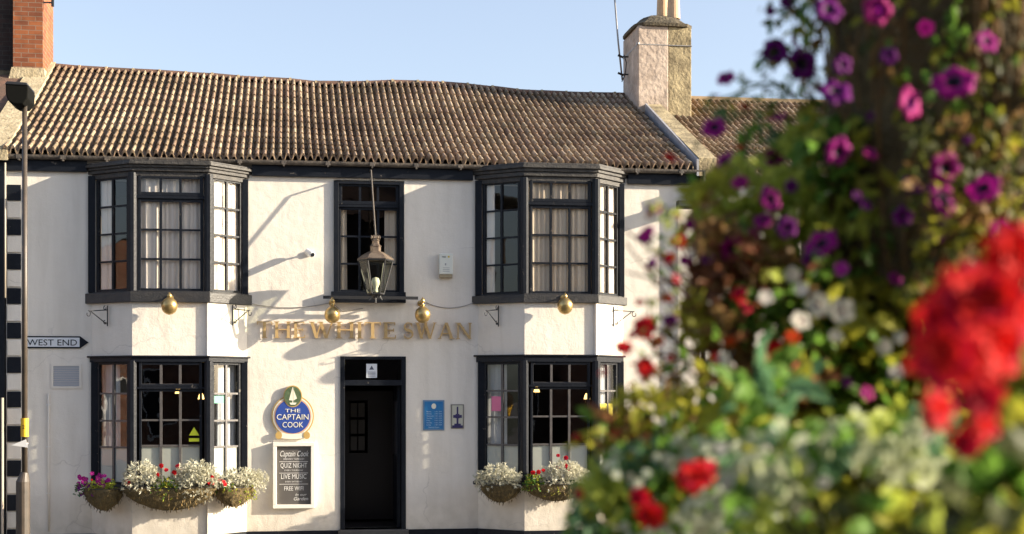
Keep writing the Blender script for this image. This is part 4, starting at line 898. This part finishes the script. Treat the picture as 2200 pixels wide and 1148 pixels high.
G8 = lm('leaf_brown', (.17, .10, .035), (.10, .06, .022)); SIL = lm('silver_leaf', (.70, .67, .54), (.48, .47, .35), .25); STRAW = mat('straw_moss', (.30, .20, .07), .9, var=(.10, .065, .025), scale=20); MOSS = mat('dark_moss', (.16, .115, .045), .95, var=(.06, .045, .02), scale=18, bump=1, bscale=60)
STEM = mat('stem_green', (.07, .09, .03), .6); STEMR = mat('stem_red', (.16, .05, .03), .6)
PET = {k: mat('petal_'+k, c, .6, var=v, scale=40, trans=.35, spec=.2) for k, c, v in (('magenta', (.42, .010, .24), (.28, .006, .18)), ('purple', (.22, .010, .22), (.13, .006, .15)), ('pink', (.58, .025, .26), (.34, .012, .14)), ('red', (.88, .028, .022), (.76, .02, .018)), ('crimson', (.64, .016, .06), (.46, .008, .035)), ('white', (.80, .76, .68), (.68, .64, .56)), ('orange', (.70, .20, .02), (.60, .12, .01)))}
PDK = mat('petal_throat', (.02, .004, .025), .7); PYE = mat('flower_eye', (.45, .35, .06), .6); PRE = mat('flower_red_eye', (.35, .03, .06), .6)
def flower_mesh(name, kind, m, m2, seed=0):
    rnd = random.Random(seed); mb = MB()
    if kind == 'petunia':
        n = 30; prof = [(.06, -1.1, 1), (.10, -.6, 1), (.17, -.2, 1), (.26, -.05, 1), (.42, .06, 0), (.72, .13, 0), (1.0, .07, 0), (1.06, -.02, 0)]; vs = []; mi = []
        for i, (r, z, k) in enumerate(prof):
            for j in range(n):
                a = 2*math.pi*j/n; lob = 1+(.09*math.cos(5*a)-.02)*(r > .35)*(r)+.03*math.sin(11*a+seed)*(r > .8); zz = z+(.07*math.cos(5*a+1)+.05*math.sin(7*a+seed))*(r > .6)
                vs.append((r*lob*math.cos(a), r*lob*math.sin(a), zz))
        for i in range(len(prof)-1): mb.add([], [], 0); 
        o = mb; o.v = vs
        for i in range(len(prof)-1):
            for j in range(n): o.f.append((i*n+j, i*n+(j+1) % n, (i+1)*n+(j+1) % n, (i+1)*n+j)); o.m.append(1 if prof[i+1][2] and i > 0 or i == 3 else 0)
    elif kind == 'five':
        for k in range(5):
            a = 2*math.pi*k/5+rnd.uniform(-.1, .1); d = Vector((math.cos(a), math.sin(a), .12)); leaf(mb, Vector((0, 0, 0))+d*.05, d, Vector((0, 0, 1)), 1.0, 1.15, 0, .06, .05)
        mb.lathe((0, 0, -.02), [(.14, 0), (.12, .07), (.03, .1)], 8, mi=1)
    elif kind == 'umbel':
        for i in range(26):
            d = vrand(rnd); d.z = abs(d.z)*1.0-.25; d.normalize(); c = d*rnd.uniform(.62, .9); u = d.orthogonal().normalized(); w_ = d.cross(u)
            for k in range(5):
                a = 2*math.pi*k/5+rnd.random(); e = (u*math.cos(a)+w_*math.sin(a)+d*.25); leaf(mb, c, e, d, .34, .30, 0 if rnd.random() < .75 else 1, .1, .1)
    elif kind == 'double':
        for ring, (nn, tilt, L) in enumerate(((7, .15, 1), (6, .5, .8), (5, 1.0, .6), (4, 2.0, .42))):
            for k in range(nn):
                a = 2*math.pi*k/nn+ring*.5+rnd.uniform(-.15, .15); d = Vector((math.cos(a), math.sin(a), tilt+rnd.uniform(-.1, .1))); leaf(mb, Vector((0, 0, .02*ring)), d, Vector((0, 0, 1)), L, L*.95, 0 if rnd.random() < .7 else 1, .12, .12)
    me = bpy.data.meshes.new(name); me.from_pydata(mb.v, [], mb.f); me.materials.append(m); me.materials.append(m2); me.polygons.foreach_set('material_index', mb.m)
    if kind == 'petunia': me.polygons.foreach_set('use_smooth', [True]*len(mb.f))
    me.update(); return me
FM = {'magenta': flower_mesh('petunia_flower', 'petunia', PET['magenta'], PDK, 1), 'purple': flower_mesh('petunia_flower', 'petunia', PET['purple'], PDK, 2), 'pink': flower_mesh('petunia_flower', 'petunia', PET['pink'], PET['purple'], 3),
      'red': flower_mesh('begonia_flower', 'double', PET['red'], PET['crimson'], 4), 'crimson': flower_mesh('begonia_flower', 'double', PET['crimson'], PET['red'], 5), 'orange': flower_mesh('begonia_flower', 'double', PET['orange'], PET['red'], 6),
      'white': flower_mesh('white_flower', 'five', PET['white'], PRE, 7), 'geranium': flower_mesh('geranium_bloom', 'umbel', PET['red'], PET['crimson'], 8), 'geraniumpink': flower_mesh('geranium_bloom', 'umbel', PET['crimson'], PET['pink'], 9),
      'smallpink': flower_mesh('small_flower', 'five', PET['magenta'], PYE, 10), 'smallred': flower_mesh('small_flower', 'double', PET['red'], PET['crimson'], 11), 'smallpurple': flower_mesh('small_flower', 'five', PET['purple'], PYE, 12)}
def put(kind, parent, p, r, d, spin=0):
    o = bpy.data.objects.new(FM[kind].name.split('.')[0], FM[kind]); COL.objects.link(o); o.parent = parent
    q = Vector((0, 0, 1)).rotation_difference(d.normalized()); m4 = Matrix.Translation(p) @ q.to_matrix().to_4x4() @ Matrix.Rotation(spin, 4, 'Z') @ Matrix.Scale(r, 4)
    o.matrix_parent_inverse = Matrix.Translation(-parent_loc(parent)); o.matrix_basis = m4; return o
BACK = -FW
def stem_to(mb, a, b, r=.003, rnd=random, mi=0):
    m = (a+b)/2+Vector((rnd.uniform(-.03, .03), rnd.uniform(-.03, .03), .03)); mb.tube([a, m, b], [r*1.3, r, r*.8], 5, mi)
# --- the flower display on the far pavement
DC = Q(2075, 843, 2.8)
tower = thing('planter_tower', 'tall dark mossy planter column at the right edge, smothered in trailing flowers', 'planter', (DC.x, DC.y, 0))
mb = MB(); prof = []; rnd = random.Random(11)
for i in range(40): prof.append((.262+rnd.uniform(-.012, .012), 1.5+i*.05))
mb.lathe((DC.x, DC.y, 0), prof, 40); 
for i in range(len(mb.v)):
    x, y, z = mb.v[i]; k = 1+rnd.uniform(-.03, .03); mb.v[i] = (DC.x+(x-DC.x)*k, DC.y+(y-DC.y)*k, z)
mb.build('moss_column', MOSS, tower, smooth=True)
bc = Q(1960, 843, 2.35)
mb = MB(); mb.lathe((bc.x, bc.y, 0), [(.12, 1.05), (.45, 1.15), (.72, 1.38), (.80, 1.62), (.82, 1.66), (.78, 1.66), (.74, 1.58), (.05, 1.56)], 36); mb.build('lower_bowl', MOSS, tower, smooth=True)
mb = MB(); mb.tube([(bc.x, bc.y, 0), (bc.x, bc.y, 1.2)], .07, 16); mb.lathe((bc.x, bc.y, 0), [(.35, 0), (.33, .04), (.10, .08), (.08, .12)], 24); mb.build('stand', M['iron'], tower)
def plant(name, label, base, cat='plant'):
    return thing(name, label, cat, base)
def fill(mb, poly, dep, dsp, n, L, mis, rnd, ratio=.55, hang=.3, sway=1.0, clump=.0):
    xs = [p[0] for p in poly]; ys = [p[1] for p in poly]; k = 0; cl = [(rnd.uniform(min(xs), max(xs)), rnd.uniform(min(ys), max(ys)), rnd.choice(mis)) for _ in range(26)]
    while k < n:
        x, y = rnd.uniform(min(xs), max(xs)), rnd.uniform(min(ys), max(ys))
        if not inpoly(x, y, poly): continue
        c = min(cl, key=lambda c: (c[0]-x)**2+(c[1]-y)**2)
        if clump and ((c[0]-x)**2+(c[1]-y)**2)**.5 > clump: 
            if rnd.random() < .75: continue
        d = vrand(rnd)*sway+Vector((0, 0, -hang)); nn = (vrand(rnd)*.8+BACK*.6+Vector((0, 0, .5))).normalized()
        l = L*rnd.uniform(.6, 1.3); dd = dep+rnd.gauss(0, dsp)
        leaf(mb, Q(x, y, dd), d, nn, l, l*ratio, c[2] if rnd.random() < .78 else rnd.choice(mis)); k += 1
LEAVES = [G1, G2, G3, G4, G5, G6, G7, G8]
def flowers(par, lst, dep, rnd, jit=.45):
    for it in lst:
        kind, x, y, rpx = it[:4]; dd = it[4] if len(it) > 4 else dep+rnd.uniform(-.05, .05)
        d = (BACK+vrand(rnd)*jit+Vector((0, 0, .15))).normalized(); put(kind, par, Q(x, y, dd), rpx/F*dd, d, rnd.random()*6)
# column petunias
rnd = random.Random(21)
pc = plant('petunia_plant', 'trailing magenta petunias covering the dark planter column at the right edge', (DC.x-.1, DC.y-.2, 1.7))
mb = MB()
for i in range(3600):
    a = R(rnd.uniform(150, 395)); z = rnd.uniform(1.75, 3.3); hid = rnd.random(); rr = .27+rnd.random()*.05; p = Vector((DC.x+rr*math.cos(a), DC.y+rr*math.sin(a), z)); o_ = Vector((math.cos(a), math.sin(a), 0))
    g = math.sin(a*6+z*3)+math.sin(z*9+a*2)+rnd.uniform(-.8, .8)
    if g < -.5: continue
    leaf(mb, p, Vector((0, 0, -1))+vrand(rnd)*.8+o_*.3, o_+vrand(rnd)*.5, rnd.uniform(.02, .04), rnd.uniform(.012, .02), (rnd.choice([3, 0, 0, 7, 7]) if g < .9 else rnd.choice([0, 1, 7, 3])))
for i in range(60):
    a = R(rnd.uniform(170, 370)); z = rnd.uniform(2.2, 3.2); pts = [Vector((DC.x+(.28+.02*math.sin(k))*math.cos(a+.05*k*math.sin(i)), DC.y+(.28+.02*math.sin(k))*math.sin(a+.05*k*math.sin(i)), z-k*.07)) for k in range(6)]; mb.tube(pts, .003, 5, mi=7)
mb.build('foliage', LEAVES, pc)
flowers(pc, [('purple', 1795, 198, 34), ('magenta', 1800, 325, 30), ('magenta', 2050, 178, 44), ('pink', 1955, 222, 34), ('pink', 1885, 22, 30), ('purple', 1780, 22, 30), ('magenta', 2030, 362, 34), ('purple', 1965, 398, 26), ('magenta', 2025, 430, 40), ('magenta', 2115, 405, 34), ('purple', 1940, 465, 20), ('purple', 2020, 492, 26), ('magenta', 2150, 492, 30), ('magenta', 1765, 525, 36), ('purple', 1690, 490, 22), ('purple', 1808, 578, 14), ('purple', 1745, 560, 20), ('purple', 1810, 140, 20), ('magenta', 2120, 90, 26), ('purple', 1910, 120, 18), ('purple', 1870, 250, 8), ('purple', 2080, 300, 9), ('magenta', 1990, 60, 16), ('purple', 1840, 420, 10)], 2.45, rnd, .7)
# upper left sprigs
rnd = random.Random(22)
pl = plant('petunia_plant', 'wispy petunia stems reaching left from the column against the sky', tuple(Q(1745, 200, 2.85)))
mb = MB()
for a, b_ in (((1760, 230), (1545, 215)), ((1760, 150), (1630, 160)), ((1760, 70), (1650, 30)), ((1750, 290), (1520, 270)), ((1760, 40), (1690, -30)), ((1755, 330), (1600, 330)), ((1700, 260), (1500, 240)), ((1760, 200), (1660, 110)), ((1760, 270), (1590, 180))):
    A, B = Q(a[0], a[1], 2.8), Q(b_[0], b_[1], 2.75); mid = (A+B)/2+Vector((0, 0, .04)); mb.tube([A, mid, B], .0025, 5, mi=1)
    for k in range(16):
        t = rnd.uniform(.15, 1); p = A.lerp(B, t)+Vector((0, 0, .04*4*t*(1-t)*.5))+vrand(rnd)*.03; leaf(mb, p, vrand(rnd), BACK+vrand(rnd), rnd.uniform(.015, .035), rnd.uniform(.008, .016), rnd.choice([0, 1, 6, 6, 3]))
fill(mb, [(1640, 20), (1745, 0), (1750, 330), (1560, 335), (1600, 260), (1680, 180), (1690, 120)], 2.85, .07, 120, .026, [1, 6, 0, 3], rnd)
mb.build('foliage', LEAVES, pl)
flowers(pl, [('magenta', 1560, 168, 20), ('purple', 1665, 112, 28), ('magenta', 1708, 92, 20), ('purple', 1722, 138, 34), ('purple', 1538, 205, 12), ('magenta', 1535, 275, 26), ('pink', 1672, 252, 24), ('magenta', 1662, 340, 24), ('magenta', 1558, 350, 24), ('purple', 1690, 5, 14), ('purple', 1655, 25, 10), ('red', 1592, 318, 12), ('red', 1440, 340, 18), ('crimson', 1600, 230, 12)], 2.75, rnd, 1.0)
# petunia bush
rnd = random.Random(23)
pb = plant('petunia_plant', 'bushy yellow green petunia plant with pink trumpets left of the column, level with the eaves', tuple(Q(1750, 600, 2.8)))
mb = MB(); poly = [(1490, 395), (1560, 345), (1640, 330), (1745, 240), (1960, 260), (1990, 700), (1800, 760), (1620, 640), (1520, 560), (1470, 470)]
fill(mb, poly, 2.72, .07, 2100, .036, [0, 1, 2, 0, 2, 2], rnd); mb.build('foliage', LEAVES, pb)
flowers(pb, [('magenta', 1655, 428, 28), ('pink', 1590, 392, 18), ('magenta', 1640, 475, 20), ('pink', 1605, 508, 32), ('magenta', 1575, 535, 26), ('purple', 1522, 552, 18), ('magenta', 1482, 482, 12), ('red', 1614, 542, 30), ('magenta', 1385, 510, 16), ('purple', 1400, 450, 12), ('pink', 1870, 330, 18), ('purple', 1860, 440, 16), ('magenta', 1925, 600, 16), ('purple', 1700, 400, 14)], 2.55, rnd, .6)
# begonia
rnd = random.Random(24)
bg_ = plant('begonia_plant', 'straggling red and orange begonia with rust leaves in front of the right bay', tuple(Q(1560, 900, 2.6)))
mb = MB(); fill(mb, [(1500, 440), (1540, 450), (1720, 560), (1790, 700), (1760, 900), (1640, 830), (1530, 780), (1470, 720), (1490, 640)], 2.6, .08, 1200, .036, [4, 7, 1, 0, 4, 7], rnd, clump=70)
fill(mb, [(1385, 440), (1470, 440), (1470, 720), (1450, 900), (1290, 960), (1290, 900), (1390, 780)], 2.5, .07, 230, .017, [4, 7, 1, 0, 2], rnd)
fill(mb, [(1440, 730), (1640, 830), (1600, 960), (1420, 900)], 2.5, .07, 130, .028, [7, 1, 0, 4], rnd)
fill(mb, [(1240, 960), (1300, 860), (1420, 840), (1600, 880), (1500, 980)], 2.45, .06, 330, .032, [0, 1, 7, 4, 0], rnd)
fill(mb, [(1560, 830), (1640, 760), (1720, 820), (1680, 960), (1560, 1000)], 2.2, .06, 60, .06, [6, 1, 0], rnd, .5, 0)
for k in range(40):
    a = Q(rnd.uniform(1500, 1620), rnd.uniform(700, 950), 2.6); b_ = Q(rnd.uniform(1340, 1500), rnd.uniform(450, 900), 2.55); stem_to(mb, a, b_, .0025, rnd, 4)
mb.build('foliage', LEAVES, bg_)
flowers(bg_, [('red', 1385, 705, 30), ('red', 1340, 748, 24), ('crimson', 1590, 632, 22), ('crimson', 1600, 660, 18), ('red', 1663, 750, 24), ('red', 1718, 815, 42), ('red', 1690, 840, 26), ('red', 1385, 790, 26), ('crimson', 1325, 943, 24), ('crimson', 1400, 930, 22), ('crimson', 1240, 940, 12), ('orange', 1378, 895, 26), ('orange', 1432, 642, 18), ('red', 1460, 520, 18), ('crimson', 1435, 555, 16), ('purple', 1440, 690, 16), ('magenta', 1392, 498, 15), ('magenta', 1412, 448, 11), ('crimson', 1395, 575, 9), ('purple', 1400, 565, 12), ('red', 1375, 650, 12), ('crimson', 1452, 600, 13), ('magenta', 1470, 560, 12), ('red', 1412, 735, 18), ('crimson', 1360, 720, 14), ('smallred', 1440, 770, 10), ('smallred', 1295, 800, 12), ('red', 1300, 930, 14), ('orange', 1570, 735, 16), ('crimson', 1540, 770, 16)], 2.45, rnd, .8)
# white impatiens and green mass
rnd = random.Random(25)
wi = plant('impatiens_plant', 'leafy impatiens with white blooms in the middle of the flower display', tuple(Q(1800, 900, 2.7)))
mb = MB(); fill(mb, [(1640, 560), (1960, 600), (2200, 560), (2200, 1148), (1600, 1160), (1500, 1000), (1600, 940), (1660, 860), (1720, 700)], 2.6, .08, 2600, .042, [1, 0, 7, 0, 0, 1, 2], rnd)
fill(mb, [(1960, 260), (2200, 240), (2200, 620), (1960, 640)], 2.48, .04, 350, .03, [0, 3, 7, 3], rnd, clump=90)
mb.build('foliage', LEAVES, wi)
flowers(wi, [('white', 1758, 655, 28), ('white', 1808, 668, 30), ('white', 1702, 590, 18), ('white', 1722, 622, 17), ('white', 1645, 640, 18), ('white', 1720, 690, 24), ('white', 1900, 745, 18), ('white', 1932, 725, 14), ('white', 1795, 722, 16), ('white', 1485, 545, 10), ('white', 1925, 800, 18), ('pink', 1862, 845, 16), ('white', 1555, 770, 14), ('white', 1560, 790, 12), ('purple', 1820, 822, 12), ('white', 1650, 820, 12), ('orange', 1700, 725, 20)], 2.4, rnd, .3)
# small leaved white edging plant
rnd = random.Random(26)
ba = plant('bacopa_plant', 'mound of tiny leaved greenery with tiny white flowers at the bottom, nearest the right bay', tuple(Q(1450, 1148, 2.4)-Vector((0, 0, .1))))
mb = MB(); poly = [(1215, 1175), (1228, 1075), (1262, 1010), (1330, 960), (1430, 930), (1560, 950), (1680, 900), (1700, 1175)]
fill(mb, poly, 2.35, .06, 5200, .019, [1, 1, 0, 2, 6], rnd, .6); mb.build('foliage', LEAVES, ba)
mb = MB(); k = 0
while k < 330:
    x, y = rnd.uniform(1250, 1720), rnd.uniform(900, 1160)
    if not inpoly(x, y, poly) or rnd.random() > (x-1290)/480 or math.sin(x*.03)+math.sin(y*.04+x*.013) < -.2: continue
    c = Q(x, y, 2.2+rnd.uniform(-.04, .04)); r_ = rnd.uniform(.005, .010); d = (BACK+vrand(rnd)*.5).normalized(); u = d.orthogonal().normalized(); w_ = d.cross(u)
    for j in range(5): a = 6.283*j/5; leaf(mb, c, u*math.cos(a)+w_*math.sin(a), d, r_, r_, 0, .1, .1)
    k += 1
o = mb.build('tiny_flowers', [lm('tiny_white', (.62, .66, .54), (.50, .55, .42), .3)], ba); o['kind'] = 'stuff'
flowers(ba, [('red', 1490, 1025, 44, 2.05), ('crimson', 1525, 1010, 26, 2.1), ('crimson', 1375, 1068, 26, 2.1), ('red', 1398, 1105, 36, 2.05), ('crimson', 1245, 1062, 12, 2.2)], 2.1, rnd, .5)
# variegated
rnd = random.Random(27)
va = plant('variegated_plant', 'pale cream and green variegated foliage with white blooms at the bottom of the display', tuple(Q(1800, 1148, 1.9)-Vector((0, 0, .1))))
mb = MB(); fill(mb, [(1600, 950), (1700, 915), (1880, 890), (2030, 900), (2060, 1010), (1960, 1040), (1880, 990), (1800, 1010), (1700, 1060), (1690, 1170), (1560, 1170)], 1.9, .06, 520, .026, [5, 5, 1, 2, 5, 6], rnd, .8)
fill(mb, [(1700, 1060), (2200, 1060), (2200, 1175), (1690, 1175)], 1.85, .06, 150, .04, [0, 2, 1, 3], rnd, .6)
mb.build('foliage', LEAVES, va)
flowers(va, [('white', x, y, r_) for x, y, r_ in ((1712, 985, 24), (1730, 1005, 20), (1722, 1095, 24), (1775, 1110, 22), (1785, 935, 18), (1985, 1085, 20), (1640, 970, 16), (1600, 1000, 16), (1560, 1040, 20), (1600, 1110, 20), (1660, 1060, 18), (1990, 935, 16), (1550, 965, 14), (1770, 1035, 16))], 1.85, rnd, .5)
# geranium close to the camera
rnd = random.Random(28)
ge = plant('geranium_plant', 'scarlet geranium closest to the camera, at the right edge of the frame', tuple(Q(2150, 1148, 1.5)-Vector((0, 0, .1))))
mb = MB()
fill(mb, [(2120, 800), (2230, 700), (2230, 1180), (1960, 1180), (2000, 1100), (2090, 1000)], 1.58, .05, 210, .045, [0, 1, 3, 2, 0, 3], rnd, .8)
for (x, y) in ((2090, 650), (2160, 560), (2050, 780), (2150, 740), (2010, 880), (2090, 930), (2130, 880)): stem_to(mb, Q(2150, 1120, 1.55), Q(x, y+20, 1.52), .004, rnd, 1)
mb.build('foliage', LEAVES, ge)
flowers(ge, [('red', 2090, 650, 105, 1.25), ('red', 2175, 545, 85, 1.28), ('red', 2030, 770, 92, 1.25), ('red', 2130, 740, 95, 1.28), ('red', 2010, 880, 52, 1.3), ('crimson', 2105, 850, 62, 1.35), ('red', 2110, 915, 45, 1.35), ('crimson', 2075, 950, 42, 1.38), ('red', 2195, 680, 75, 1.3), ('red', 2030, 690, 75, 1.27), ('red', 2140, 640, 70, 1.24)], 1.3, rnd, .35)
# --- planted troughs on the bays
def trough(label, px, py, Y, hw, hd, h, ang, plants, straw, seed):
    rnd = random.Random(seed); c = P(px, py, Y); q = Matrix.Rotation(ang, 3, 'Z'); o = thing('wall_basket', label, 'planter', c-Vector((0, 0, h)), 'planted moss baskets under the ground floor windows')
    def W(a, b_, z): v = q @ Vector((a, b_, 0)); return c+v+Vector((0, 0, z))
    mb = MB(); vs = []; n = 36; rings = 9
    for i in range(rings+1):
        t = i/rings; r_ = math.sin(math.pi/2*min(1, t*1.0+.02))**.55; z = -h*(1-t)
        for k in range(n):
            a = 2*math.pi*k/n; e = 2.6; cc, ss = math.cos(a), math.sin(a); rr = 1/((abs(cc)**e+abs(ss)**e)**(1/e))*r_*rnd.uniform(.94, 1.05); vs.append(W(hw*rr*cc, hd*rr*ss, z+rnd.uniform(-.01, .01)))
    fs = [(i*n+k, i*n+(k+1) % n, (i+1)*n+(k+1) % n, (i+1)*n+k) for i in range(rings) for k in range(n)]+[tuple(range(n-1, -1, -1)), tuple(rings*n+k for k in range(n))]
    mb.add(vs, fs, 0)
    for i in range(int(800*hw)):
        t = rnd.uniform(.1, 1); k = rnd.randrange(n); p = vs[int(t*rings)*n+k]; out = (p-c); out.z = 0; out = out.normalized() if out.length > 0 else Vector((0, -1, 0))
        leaf(mb, p+out*.005, Vector((rnd.uniform(-.3, .3), 0, -1))+out*.25, out, rnd.uniform(.025, .065), rnd.uniform(.008, .02), 1 if rnd.random() < straw else 0)
    mb.build('moss_bowl', [MOSS, STRAW, G3], o)
    mb = MB(); mb.tube([W(hw*1.02*math.cos(2*math.pi*k/24)*(1 if True else 0), hd*1.02*math.sin(2*math.pi*k/24), .0) for k in range(25)], .006, 6); mb.build('rim_wire', M['iron'], o)
    for kind, cx_, w_, zb_, ht, cnt, fw_ in plants:
        if kind in FM:
            for i in range(cnt):
                p = W(cx_+rnd.uniform(-w_, w_), -hd*rnd.uniform(.2, 1.0), zb_+rnd.uniform(0, ht)); put(kind, o, p, fw_*rnd.uniform(.8, 1.2), Vector((rnd.uniform(-.6, .6), -1, rnd.uniform(-.1, .8))), rnd.random()*6)
            continue
        mb = MB(); m = {'silver': [SIL], 'green': [G2, G1], 'lime': [G3, G1], 'blue': [G7, G4]}[kind]
        for i in range(cnt):
            u_ = rnd.uniform(-1, 1); v_ = rnd.uniform(-1, 1); t = rnd.random()**.7
            if u_*u_+v_*v_ > 1: continue
            if kind == 'silver':
                top = math.sqrt(max(0, 1-u_*u_*.8-v_*v_*.5)); p = W(cx_+w_*u_, -hd*.3+hd*.95*v_, zb_+ht*top*t); d = Vector((u_*.8, -.5+v_*.4, rnd.uniform(-.3, 1.1)))+vrand(rnd)*.5
                if rnd.random() < .25: p.z -= .10*rnd.random(); d.z -= .6
                L_ = fw_*rnd.uniform(.6, 1.3); leaf(mb, p, d, vrand(rnd), L_, L_*.28, 0)
                for s_ in (-1, 1):
                    dn = d.normalized(); sd_ = dn.cross(vrand(rnd)).normalized()
                    for tt in (.35, .65): leaf(mb, p+dn*L_*tt, dn*.7+sd_*s_, vrand(rnd), L_*.4, L_*.15, 0)
            else:
                top = math.sqrt(max(0, 1-u_*u_)); p = W(cx_+w_*u_, -hd*.3+hd*.9*v_, zb_+ht*top*t); leaf(mb, p, vrand(rnd)+Vector((0, -.2, 0)), vrand(rnd)+Vector((0, -.6, .4)), fw_*rnd.uniform(.6, 1.3), fw_*.6, rnd.choice([0, 0, 1]))
        mb.build('silver_foliage' if kind == 'silver' else 'green_foliage', m, o)
    return o
trough('dark moss basket of magenta flowers at the left end under the left bay', 222, 1050, -.52, .30, .20, .30, R(-43), [('lime', .02, .22, .0, .12, 300, .04), ('blue', -.25, .2, -.12, .18, 260, .04), ('smallpink', -.04, .26, .05, .16, 26, .032), ('smallpurple', -.14, .2, -.12, .24, 20, .032), ('smallred', -.16, .10, .03, .1, 3, .025)], .05, 1)
trough('long straw moss basket with two silver leaved clumps under the left bay', 366, 1048, -BP-.23, .62, .20, .31, 0, [('silver', -.37, .24, .0, .36, 620, .075), ('silver', .34, .30, .0, .36, 800, .075), ('silver', .36, .2, -.12, .1, 120, .07), ('green', -.05, .22, -.14, .28, 420, .045), ('smallred', .0, .16, .16, .16, 7, .035), ('crimson', .06, .10, .18, .14, 3, .03), ('smallred', -.60, .05, .02, .1, 3, .035), ('smallred', .56, .06, .02, .16, 3, .03)], .55, 2)
trough('sunlit moss basket of silver leaves under the left bay, beside the notice board', 503, 1046, -.50, .31, .20, .28, R(43), [('silver', .05, .34, .0, .26, 620, .07), ('silver', .32, .18, -.02, .24, 320, .07), ('lime', .12, .2, -.2, .22, 260, .035), ('green', -.2, .12, -.1, .16, 120, .04), ('smallred', -.28, .05, .04, .1, 3, .035)], .6, 3)
trough('dark moss basket of silver leaves under the shaded left side of the right bay', 1076, 1042, -.52, .31, .20, .25, R(-43), [('silver', -.02, .36, .0, .28, 760, .07)], .3, 4)
trough('moss basket of silver leaves and red flowers beneath the front of the right bay', 1196, 1040, -BP-.22, .48, .20, .24, 0, [('green', -.34, .16, -.1, .26, 380, .045), ('silver', .10, .36, .0, .32, 760, .07), ('smallred', -.30, .08, .16, .1, 3, .035), ('crimson', .12, .18, .22, .22, 6, .035), ('lime', -.05, .2, -.16, .12, 160, .03)], .5, 5)
